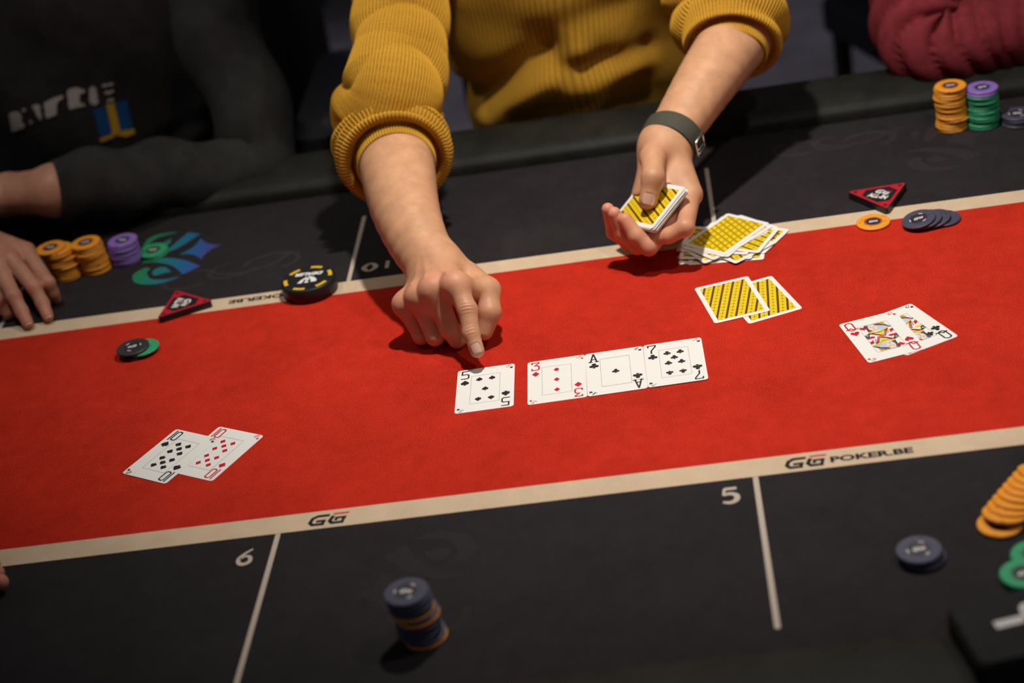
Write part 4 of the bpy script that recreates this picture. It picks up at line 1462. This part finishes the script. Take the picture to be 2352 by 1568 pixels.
fax = nrm(AX[2] - EL)
cuffR = EL + fax * .060
yv = lambda u, v, y: np.array(aty(u, v, y))
pathR = [SR + [.10, .05, .015], SR + [.02, .02, .015], yv(925, -70, .585), yv(922, 40, .53), yv(913, 130, .487), yv(903, 215, .445), EL + [-.003, .006, .014], EL + fax * .030, cuffR]
Pn, Rn, Tn = rolled(pathR, [(0, .050), (.10, .074), (.24, .066), (.34, .060), (.42, .0615), (.5, .058), (.58, .064), (.64, .0605), (.70, .068), (.77, .0635), (.83, .0705), (.87, .0660), (.92, .0715), (.95, .0665), (.985, .0690), (1, .0640)], 190,
                    [(.0015, .0600), (-.002, .0560), (-.010, .0530), (-.012, .0510), (-.004, .0490), (.006, .0482), (.011, .0478), (.013, .0466), (.010, .0452)])



def crease(x): return np.abs(np.sin(PI * x)) ** .7 - .68       # broad ridges, sharp valleys


def radR(i, th):
    s = i / 190
    k = np.clip((s - .12) / .2, 0, 1) * np.clip((.80 - s) / .06, 0, 1)
    w_ = .0098 * (.75 + .35 * np.sin(th * 2 + 7 * s)) * k * crease(s * 6.6 + .34 * np.cos(th + .9) + .10 * np.sin(2 * th + 5 * s)) + .0028 * np.sin(3 * th + 14 * s) * (s < .9)
    roll = .0140 * crease((s - .765) * 14.5 + .09 * np.cos(th - .5)) * np.clip((s - .74) * 14, 0, 1) * (s < .995)
    return np.maximum(Rn[min(i, len(Rn) - 1)] + w_ + roll, .0445)


own(tube('sleeve', Pn, radR, NR * 4, M_KNIT, None, NR, .0008, 190, (0, 0, 1), tang=Tn), dealer)
lax = nrm(LW - LE)
cuffL = LE + lax * .040
pathL = [SL + [-.10, .04, .005], SL + [-.02, .02, .01], yv(1665, -160, .64), yv(1652, -60, .60), yv(1650, 0, .575), yv(1660, 40, .555), LE + [-.012, .02, .012], cuffL]
PnL, RnL, TnL = rolled(pathL, [(0, .050), (.12, .074), (.28, .070), (.42, .066), (.55, .068), (.66, .064), (.76, .070), (.84, .065), (.91, .069), (.96, .063), (1, .060)], 170,
                       [(.0015, .056), (-.004, .052), (-.012, .049), (-.012, .0470), (-.002, .0455), (.008, .0445), (.013, .0438), (.015, .0425), (.012, .0405)])


def radL(i, th):
    s = i / 170
    k = np.clip((s - .2) / .2, 0, 1) * np.clip((1.0 - s) / .05, 0, 1)
    w_ = .0100 * k * crease(s * 8.2 + .24 * np.cos(th + 2.2)) + .0025 * np.sin(2 * th + 9 * s) * (s < .95)
    return np.maximum(RnL[min(i, len(RnL) - 1)] + w_, .0405)


own(tube('sleeve', PnL, radL, NR * 4, M_KNIT, None, NR, .0008, 190, (0, 0, 1), tang=TnL), dealer)
lower_body(dealer, (.07, .93, .60), (0, -1, 0), M_DENIM)
for ch in list(dealer.children):
    if ch.name.startswith(('trousers', 'shoe')): ch.matrix_parent_inverse = root_inv(dealer)

# wristwatch: olive strap, steel case under the wrist
M_STRAP = mat('olive_strap', (0.062, 0.062, 0.044), 0.75, 0.3, bump=.5, bscale=900)
M_STEEL = mat('watch_steel', (0.62, 0.60, 0.57), 0.25, 0.5, metallic=1.0)
watch = empty('wristwatch', LW - lax * .012); tag(watch, 'olive fabric strap wristwatch with steel buckle on the wrist above the held deck', 'watch')
wc = LW - lax * .012
rr0 = .0362


def section(c, ax, up_, f, r, k=64):
    up_ = nrm(np.asarray(up_) - ax * (np.asarray(up_) @ ax)); s = np.cross(ax, up_)
    th = np.linspace(0, 2 * PI, k, endpoint=False)
    return c + np.outer(np.cos(th) * r * f, up_) + np.outer(np.sin(th) * r, s)


rings = []
for dx, dr in ((-.0120, 0), (-.0120, .0022), (-.011, .0028), (.011, .0028), (.0120, .0022), (.0120, 0)):
    rings.append(section(wc + lax * dx, lax, DN, .87, rr0 + dr + (-.0006 if dx > 0 else .0008)))
V = np.concatenate(rings); k = np.arange(len(V)).reshape(6, 64); a = k; b_ = np.roll(k, -1, 0)
F = np.stack([a, np.roll(a, -1, 1), np.roll(b_, -1, 1), b_], -1).reshape(-1, 4)
own(link_mesh('strap', V, F, M_STRAP, None, True), watch)
wside = nrm(np.cross(lax, DN)); wside = wside if wside[0] > 0 else -wside
wdn = nrm(wside * .85 - DN * .45)
kc = wc + wdn * .0392
for dx in (-.009, .009):
    V, F = lathe([(.0011, -.011), (.0016, -.010), (.0016, .010), (.0011, .011)], 12)
    R = Matrix([list(x) for x in zip(nrm(np.cross(wdn, lax)), wdn, lax)]).to_quaternion().to_matrix()
    tang_ = nrm(np.cross(wdn, lax)); Q = np.stack([wdn, lax, tang_], 1)
    own(link_mesh('buckle', kc + lax * dx + (np.array(V) @ Q.T), F, M_STEEL, None, True), watch)
for dt in (-.010, .004, .010):
    V, F = lathe([(.0012, -.010), (.0018, -.009), (.0018, .009), (.0012, .010)], 12)
    Q = np.stack([wdn, tang_, lax], 1)
    own(link_mesh('buckle', kc + tang_ * dt + (np.array(V) @ Q.T), F, M_STEEL, None, True), watch)
Vd, Fd = lathe([(.016, -.002), (.018, 0), (.018, .006), (.0155, .0078)], 36)
back_ = nrm(-wside * .30 - DN); Q = np.stack([lax, np.cross(back_, lax), back_], 1)
own(link_mesh('watch_case', wc + back_ * .0300 + (np.array(Vd) @ Q.T), Fd, M_STEEL, None, True), watch)

# the deck in the hand: single cards, the top one striped
Md = Matrix(((DE2[0], DE1[0], DN[0]), (DE2[1], DE1[1], DN[1]), (DE2[2], DE1[2], DN[2]))).to_4x4()
DK = 22
for i in range(DK):
    o = copy_tree(card_proto)
    k = DK - i
    off = (random.uniform(-.0008, .0008) + (.0012 if i in (7, 13) else 0), random.uniform(-.0008, .0008) + (.0022 if i in (8, 9, 15) else 0))
    if i == DK - 1: off = (0, 0)
    o.matrix_world = Matrix.Translation(DC - DN * (.00038 * k)) @ Md @ Matrix.Translation((off[0], off[1], 0)) @ Matrix.Rotation(random.uniform(-.008, .008), 4, 'Z')
    lab = 'topmost striped card of the deck held in the hand under the thumb' if k == 1 else ('lowest card of the deck held in the hand' if i == 0 else 'card %s from the top of the deck held in the hand' % ORD[k - 1])
    tag(o, lab, 'playing card', 'deck held in the hand')
chair(.07, 1.02, 0.0, 'black padded chair behind the person in the mustard sweater', top=.88)

# ------------------------------------------------------------------ player in black on the left
pl = empty('person', (-.64, .92, 0))
tag(pl, 'person in black hoodie with grey lettering and flag print, hand beside orange chips', 'person')


def hood_folds(X, Y, Z):
    front = np.clip((.95 - Y) / .1, 0, 1)
    g = lambda a, b_, wd, amp: amp * np.exp(-(seg_dist(X, Z, a, b_) / wd) ** 2)
    return front * (g((-.50, .80), (-.40, .90), .02, .010) + g((-.56, .79), (-.44, .83), .016, -.008) + .004 * np.sin(20 * X + 26 * Z))


rows = [(.50, -.64, .95, .20, .14), (.64, -.64, .94, .215, .155), (.78, -.635, .905, .215, .155), (.90, -.63, .885, .215, .145), (1.02, -.63, .865, .22, .13),
        (1.10, -.63, .85, .18, .11), (1.16, -.63, .84, .10, .085), (1.22, -.63, .83, .075, .075)]
hood = torso_loft('hoodie', rows, M_HOODIE, None, 120, hood_folds, uvr=170)
own(hood, pl)
# arms: left arm (screen right) lies along the rail, right arm reaches to the chips
S1, S2 = np.array([-.475, .85, 1.07]), np.array([-.83, .85, 1.07])
E1 = yv(585, 376, .665); C1 = A(128, 437, .075)
fw1 = nrm(A(20, 446, .070) - E1); H1 = A(20, 446, .070)
E2 = np.array([-.93, .70, .90])
KN = [A(60, 578, .050), A(27, 597, .055), A(-3, 612, .052), A(-30, 630, .044)]
W2 = A(-70, 548, .060)
FG = [[KN[0], A(110, 650, .033), A(120, 672, .018), A(127, 684, .0085)],
      [KN[1], A(79, 661, .036), A(98, 697, .019), A(110, 726, .0085)],
      [KN[2], A(32, 680, .034), A(50, 715, .018), A(64, 742, .0080)],
      [KN[3], A(-4, 690, .026), A(10, 708, .014), A(19, 721, .0075)]]
THB = [A(-20, 600, .045), A(60, 640, .030), A(92, 668, .018)]
hn2 = nrm(np.cross(KN[0] - KN[3], KN[1] - W2)); hn2 = hn2 if hn2[2] > 0 else -hn2
b2_ = blend([rc(E2, W2, .042, .030), rc(W2, KN[0], .022, .012), rc(W2, KN[1], .022, .012), rc(W2, KN[2], .022, .0115), rc(W2, KN[3], .020, .011),
             rc(W2, THB[0], .02, .014)], .012)
f2 = [finger(f, [.0110, .0092, .0082, .0072]) for f in FG] + [finger(THB, [.013, .010, .0085])]


def hand2(p):
    base = b2_(p); d = base
    for f in f2: d = smin(d, smin(base, f(p), .006), .0012)
    return d


Pp = np.array([E2, W2] + KN + sum(FG, []))
Va, Fa = mesh_sdf(hand2, Pp.min(0) - .06, Pp.max(0) + .06, .0018)
# left forearm and hand resting on the rail, fingers loosely together
K1 = H1 + fw1 * .075
sd1 = nrm(np.cross(fw1, [0, 0, 1])); sd1 = sd1 if sd1[1] > 0 else -sd1
f1 = []
base1 = [rc(E1, E1 * .2 + C1 * .8, .030, .028), rc(E1 * .2 + C1 * .8, C1, .028, .036), rc(C1, H1, .036, .031, (0, 0, 1), .85)]
for k in range(4):
    m0 = K1 + sd1 * (.030 - .020 * k) - np.array([0, 0, .004 * abs(k - 1)]); base1.append(rc(H1, m0, .022, .0125))
    f1.append(finger([m0, m0 + fw1 * .042 - np.array([0, 0, .010]), m0 + fw1 * .062 - np.array([0, 0, .026]), m0 + fw1 * .066 - np.array([0, 0, .042])], [.011, .0095, .0085, .0075]))
t0 = H1 + fw1 * .03 - sd1 * .030; base1.append(rc(H1, t0, .02, .014)); f1.append(finger([t0, t0 + fw1 * .035 - sd1 * .012, t0 + fw1 * .062 - sd1 * .010 - np.array([0, 0, .008])], [.013, .0105, .0085]))
bb1 = blend(base1, .012)


def hand1(p):
    base = bb1(p); d = base
    for f in f1: d = smin(d, smin(base, f(p), .006), .0012)
    return d


lo = np.minimum(np.minimum(E1, K1), K1 + fw1 * .09) - .08; hi = np.maximum(np.maximum(E1, K1), K1 + fw1 * .09) + .08
Vb, Fb = mesh_sdf(hand1, lo, hi, .0022)
HC2 = np.array([-.63, .79, 1.37])
tr2 = blend([ell((-.64, .94, .72), (.13, .09, .17)), ell((-.63, .88, .98), (.13, .07, .15)), rc((-.63, .85, 1.1), (-.63, .82, 1.22), .06, .055), rc((-.63, .82, 1.22), HC2 + [0, .01, -.06], .055, .052),
             rc(S1 + [-.05, 0, -.03], S2 + [.05, 0, -.03], .03, .03), rc(S1, S1 + [-.05, 0, -.03], .03, .03), rc(S2, S2 + [.05, 0, -.03], .03, .03), rc(S1, E1, .03, .03), rc(S2, E2, .03, .03)], .03)
hd2 = head_sdf(HC2, 1.0, (.3, -1, -.2))
Vc, Fc = mesh_sdf(lambda p: smin(tr2(p), hd2(p), .015), np.array([-1.05, .55, .48]), np.array([-.22, 1.1, 1.55]), .008)
V, F = join_meshes([(Va, Fa), (Vb, Fb), (Vc, Fc)])
o = body2 = link_mesh('body', V, F, M_SKIN2, None, True)
flush_attr(o, V, [(k + hn2 * .01, .012, .5) for k in KN] + [(f[1], .012, .55) for f in FG] + [(f[3], .016, .6) for f in FG])
own(o, pl); own(hair(HC2, None, (.3, -1, -.2)), pl)
for f in FG[:3]:
    d = nrm(f[3] - f[2]); n_ = nrm(CAM - f[3]); n_ = nrm(n_ - d * (n_ @ d))
    own2(nail('fingernail', f[3] + d * .0062 + n_ * .0058, -d + n_ * .1, n_, .0105, .012, None), body2)


def cloth_rad(prof, amp, fr, ph, n):
    def fn(i, th):
        s = i / n
        return np.interp(s, [p[0] for p in prof], [p[1] for p in prof]) + amp * np.sin(2 * PI * (s * fr + .22 * np.cos(th + ph))) + amp * .6 * np.sin(2 * th + 11 * s)
    return fn


def arm_sleeve(path, prof, root, m, amp=.004, fr=9, ph=0.0, n=110, nu=72):
    P, R, T = rolled(path, prof, n, [(.001, prof[-1][1] - .002), (-.003, prof[-1][1] - .005), (-.012, prof[-1][1] - .006)])
    base = cloth_rad(prof, amp, fr, ph, n)
    return own(tube('sleeve', P, lambda i, th: base(i, th) if i < n else np.full_like(th, R[i]), nu, m, None, 0, 0, 190, (0, .2, 1), tang=T, uvr=60), root)


arm_sleeve([S1 + [-.09, .02, .01], S1 + [-.01, .01, .02], S1 * .6 + E1 * .4 + [.008, .015, 0], E1 + [.004, .008, .0], E1 * .55 + C1 * .45, C1 + (C1 - E1) * .0], [(0, .05), (.14, .078), (.34, .066), (.58, .058), (.8, .050), (1, .043)], pl, M_HOODIE, .005, 8, .6)
arm_sleeve([S2 + [.09, .02, .01], S2 + [.01, .01, .02], S2 * .5 + E2 * .5, E2, E2 * .4 + W2 * .6, E2 * .12 + W2 * .88], [(0, .05), (.15, .08), (.45, .068), (.7, .056), (1, .042)], pl, M_HOODIE, .004, 8, .2)
lower_body(pl, (-.64, .98, .60), (0, -1, 0), M_DENIM)
for ch in list(pl.children):
    if ch.name.startswith(('trousers', 'shoe')): ch.matrix_parent_inverse = root_inv(pl)

# chest print, laid on the cloth
dg = bpy.context.evaluated_depsgraph_get(); dg.update()
bvh = BVHTree.FromPolygons([tuple(v.co) for v in hood.data.vertices], [tuple(p.vertices) for p in hood.data.polygons])


def decal(name, polys, parent):
    """flat print fitted to the cloth: polygons are cut into small cells that follow the surface"""
    b = MB()
    for pts, m in polys:
        pts = np.array(pts, float)
        lo, hi = pts.min(0), pts.max(0); st = 2.4

        def inside(x, y):
            r = False
            for i in range(len(pts)):
                x1, y1 = pts[i]; x2, y2 = pts[i - 1]
                if (y1 > y) != (y2 > y) and x < (x2 - x1) * (y - y1) / (y2 - y1) + x1: r = not r
            return r

        def hit(x, y):
            d = Vector(nrm(raydir(x, y))); h = bvh.ray_cast(Vector(CAM), d)
            return None if h[0] is None else h[0] - d * .0012 + h[1] * .0006
        for x in np.arange(lo[0], hi[0] + st, st):
            for y in np.arange(lo[1], hi[1] + st, st):
                if inside(x + st / 2, y + st / 2):
                    q = [hit(x, y + st), hit(x + st, y + st), hit(x + st, y), hit(x, y)]
                    if all(c is not None for c in q): b.face3(q, m)
    return own(b.build(name), parent)


M_HTEXT = mat('grey_lettering', (0.55, 0.48, 0.42), 0.8, 0.2)
M_FB = mat('flag_blue', (0.015, 0.085, 0.26), 0.8, 0.2); M_FY = mat('flag_yellow', (0.66, 0.36, 0.02), 0.8, 0.2)
zz = lambda L: [(x / 4.479, 150 + y / 4.479) for x, y in L]
decal('chest_print', [
    (zz([(95, 500), (130, 475), (195, 478), (222, 520), (222, 580), (260, 605), (245, 640), (125, 685), (110, 600)]), M_HTEXT),
    (zz([(225, 450), (250, 440), (268, 460), (240, 482)]), M_HTEXT), (zz([(300, 575), (320, 562), (332, 590), (315, 610)]), M_HTEXT),
    (zz([(330, 420), (360, 402), (415, 408), (428, 565), (405, 555)]), M_HTEXT),
    (zz([(455, 385), (560, 330), (640, 308), (655, 330), (590, 375), (585, 490), (560, 520), (480, 545), (465, 500)]), M_HTEXT),
    (zz([(692, 260), (720, 235), (800, 225), (880, 255), (875, 275), (825, 300), (818, 380), (880, 402), (870, 418), (720, 450), (702, 400)]), M_HTEXT),
    (zz([(918, 235), (950, 215), (985, 225), (1015, 380), (990, 405), (925, 400)]), M_HTEXT),
    (zz([(1050, 195), (1165, 178), (1175, 200), (1055, 222)]), M_HTEXT), (zz([(1075, 268), (1168, 250), (1165, 280), (1110, 300), (1080, 290)]), M_HTEXT),
    (zz([(1105, 345), (1165, 335), (1165, 368), (1110, 375)]), M_HTEXT)], pl)
decal('flag_print', [
    (zz([(958, 455), (1090, 420), (1160, 700), (1035, 735)]), M_FB), (zz([(1185, 385), (1305, 350), (1370, 650), (1240, 670)]), M_FB),
    (zz([(1095, 400), (1175, 385), (1240, 670), (1240, 715), (1160, 715)]), M_FY),
    (zz([(1030, 750), (1165, 700), (1180, 735), (1040, 790)]), M_FY), (zz([(1220, 675), (1380, 650), (1390, 700), (1300, 735), (1200, 715)]), M_FY)], pl)
chair(-.64, 1.08, .0, 'black padded armchair behind the person in the black hoodie', top=.92, width=.50, arms=True)

# ------------------------------------------------------------------ person in maroon, far right
mr = empty('person', (.90, .95, 0))
tag(mr, 'person in creased maroon top at far right, forearm on the rail behind chips', 'person')
E3 = yv(2128, 78, .66); S3 = np.array([.600, .84, 1.08]); H3 = yv(2470, 66, .64); S4 = np.array([1.04, .86, 1.08]); E4 = np.array([1.10, .70, .88]); H4 = np.array([.90, .60, .835])
rows = [(.50, .85, .97, .19, .14), (.64, .85, .96, .205, .15), (.78, .85, .935, .205, .15), (.90, .845, .92, .205, .14), (1.02, .84, .89, .21, .125), (1.10, .84, .87, .17, .105), (1.16, .84, .855, .10, .08), (1.22, .84, .85, .072, .07)]
own(torso_loft('jumper', rows, M_MAROON, None, 100, lambda X, Y, Z: .006 * np.sin(22 * X - 18 * Z), uvr=120), mr)


def radM(i, th):
    s = i / 150
    base = np.interp(s, [0, .12, .40, .54, .65, 1], [.05, .08, .066, .062, .058, .052])
    el = np.exp(-((s - .61) / .15) ** 2)
    return base + (.003 + .0130 * el) * (np.abs(np.sin(PI * (s * 19 + 1.1 * np.cos(th + 1.0)))) ** .6 - .6) + .004 * np.sin(2 * th + 12 * s)


own(tube('sleeve', spline([S3 + [.12, .02, .0], S3 + [.02, .01, .02], S3 * .45 + E3 * .55, E3, E3 * .5 + H3 * .5, H3], 150), radM, 150, M_MAROON, None, 0, 0, 190, (0, .2, 1)), mr)
arm_sleeve([S4 + [-.10, .02, 0], S4 + [-.01, .01, .02], S4 * .5 + E4 * .5, E4, E4 * .4 + H4 * .6], [(0, .05), (.15, .08), (.45, .066), (1, .046)], mr, M_MAROON, .005, 9, .5)
HC3 = np.array([.84, .80, 1.37])
pr = [rc(E3, H3, .036, .028), rc(E4, H4, .036, .027), ell((.85, .96, .72), (.12, .08, .17)), ell((.84, .90, .98), (.12, .06, .15)), rc((.84, .87, 1.1), (.84, .84, 1.22), .06, .055),
      rc((.84, .84, 1.22), HC3 + [0, .01, -.06], .055, .052), rc(S3 + [.06, .01, -.03], S4 + [-.06, .01, -.03], .03, .03), rc(S3, S3 + [.06, .01, -.03], .03, .03), rc(S4, S4 + [-.06, .01, -.03], .03, .03), rc(S3, E3, .03, .034), rc(S4, E4, .03, .034)]
for Hh, dr in ((H3, nrm(H3 - E3)), (H4, nrm(H4 - E4))):
    sdx = nrm(np.cross(dr, [0, 0, 1]))
    for k in range(4):
        m0 = Hh + dr * .08 + sdx * (.03 - .02 * k); pr += [rc(Hh, m0, .022, .0125), rc(m0, m0 + dr * .045 - [0, 0, .008], .0105, .0092), rc(m0 + dr * .045 - [0, 0, .008], m0 + dr * .08 - [0, 0, .026], .0092, .0075)]
    pr += [rc(Hh, Hh + dr * .045 - sdx * .03, .02, .013), rc(Hh + dr * .045 - sdx * .03, Hh + dr * .09 - sdx * .038, .0125, .009)]
tb = blend(pr, .008); hd3 = head_sdf(HC3, 1.0, (-.3, -1, -.2))
V, F = mesh_sdf(lambda p: smin(tb(p), hd3(p), .015), np.array([.35, .42, .48]), np.array([1.25, 1.12, 1.55]), .006)
o = link_mesh('body', V, F, M_SKIN2, None, True); flush_attr(o, V, [(H3, .03, .3)]); own(o, mr); own(hair(HC3, None, (-.3, -1, -.2)), mr)
lower_body(mr, (.85, 1.0, .60), (0, -1, 0), M_DENIM)
for ch in list(mr.children):
    if ch.name.startswith(('trousers', 'shoe')): ch.matrix_parent_inverse = root_inv(mr)
chair(.86, 1.10, .0, 'black padded chair behind the person in the maroon top', top=.92)

# ------------------------------------------------------------------ person at the lower left edge: one hand reaches into the picture
ll = empty('person', (-.95, -.75, 0))
tag(ll, 'person cut off by the left photo edge, one dark hand near the cream line', 'person')
TPx = A(9, 1335, .012)
S5 = np.array([-.82, -.72, 1.07]); W5 = TPx + np.array([-.155, -.045, .045]); E5 = W5 + np.array([-.14, -.16, .05])
dr = nrm(TPx - W5 + [0, 0, .03]); sdx = nrm(np.cross(dr, [0, 0, 1]))
SX = np.array([-1.18, -.78, 1.07]); HC5 = np.array([-.99, -.68, 1.37])
pr = [rc(E5, W5, .042, .029), rc(S5, E5, .03, .036), rc(S5 + [-.05, 0, -.03], SX + [.05, 0, -.03], .03, .03), rc(S5, S5 + [-.05, 0, -.03], .03, .03), rc(SX, SX + [.05, 0, -.03], .03, .03), ell((-.99, -.81, .72), (.12, .08, .17)), ell((-.99, -.77, .98), (.12, .06, .15)),
      rc((-.99, -.75, 1.1), HC5 + [0, -.02, -.06], .058, .052), rc(SX, (-1.22, -.55, .82), .042, .04), rc((-1.22, -.55, .82), (-1.10, -.42, .83), .038, .03)]
fs = []
for k in range(4):
    m0 = W5 + dr * .085 + sdx * (.012 - .020 * (k - .5)); pr.append(rc(W5, m0, .022, .0122))
    tip = TPx + sdx * (-.017 * k) - dr * (.003 + .004 * k)
    fs.append([rc(m0, (m0 + tip) / 2 + [0, 0, .014], .0105, .0092), rc((m0 + tip) / 2 + [0, 0, .014], tip, .0092, .0078)])
pr += [rc(W5, W5 + dr * .05 + sdx * .045, .018, .012), rc(W5 + dr * .05 + sdx * .045, W5 + dr * .10 + sdx * .045 - [0, 0, .025], .012, .009)]
tb5 = blend(pr, .008); fb5 = [blend(f, .004) for f in fs]; hd5 = head_sdf(HC5, 1.0, (.5, 1, -.2))


def ll_sdf(p):
    base = smin(tb5(p), hd5(p), .015); d = base
    for f in fb5: d = smin(d, smin(base, f(p), .005), .001)
    return d


V1, F1 = mesh_sdf(ll_sdf, np.minimum(W5, TPx) - .07, np.maximum(W5, TPx) + .06, .0022)
V2, F2 = mesh_sdf(lambda p: np.maximum(ll_sdf(p), (p - W5) @ dr - .0), np.array([-1.40, -1.0, .48]), np.array([-.45, -.2, 1.55]), .008)
V, F = join_meshes([(V1, F1), (V2, F2)])
o = link_mesh('body', V, F, M_SKIN2, None, True); flush_attr(o, V, [(TPx, .02, .6)]); own(o, ll); own(hair(HC5, None, (.5, 1, -.2)), ll)
rows = [(.50, -.99, -.82, .19, .14), (.78, -.99, -.79, .205, .15), (.90, -.99, -.77, .205, .14), (1.02, -.99, -.75, .21, .125), (1.10, -.99, -.75, .17, .105), (1.16, -.99, -.74, .10, .08), (1.22, -.99, -.73, .072, .07)]
own(torso_loft('shirt', rows, M_HOODIE, None, 80, None, uvr=120), ll)
arm_sleeve([S5 + [-.09, -.02, 0], S5 + [-.01, -.01, .02], S5 * .5 + E5 * .5, E5, E5 * .3 + W5 * .7], [(0, .05), (.15, .08), (.48, .066), (1, .040)], ll, M_HOODIE, .004, 8, .5)
E6 = np.array([-1.22, -.55, .82]); arm_sleeve([SX + [.09, -.02, 0], SX + [.01, -.01, .02], SX * .5 + E6 * .5, E6, E6 * .4 + np.array([-1.10, -.42, .83]) * .6], [(0, .05), (.15, .08), (.48, .066), (1, .042)], ll, M_HOODIE, .004, 8, .5)
lower_body(ll, (-.99, -.85, .60), (.2, 1, 0), M_DENIM)
for ch in list(ll.children):
    if ch.name.startswith(('trousers', 'shoe')): ch.matrix_parent_inverse = root_inv(ll)
chair(-.99, -.94, PI - .2, 'black padded chair of the person cut off at the lower left', top=.92)

# empty chairs standing away from the table, out of focus
chair(.78, 1.75, .35, 'dark empty chair standing behind the rail right of the mustard sleeve', top=.72)
chair(-.62, 3.75, .7, 'dark empty chair far back on the carpet at the top left', top=.85)
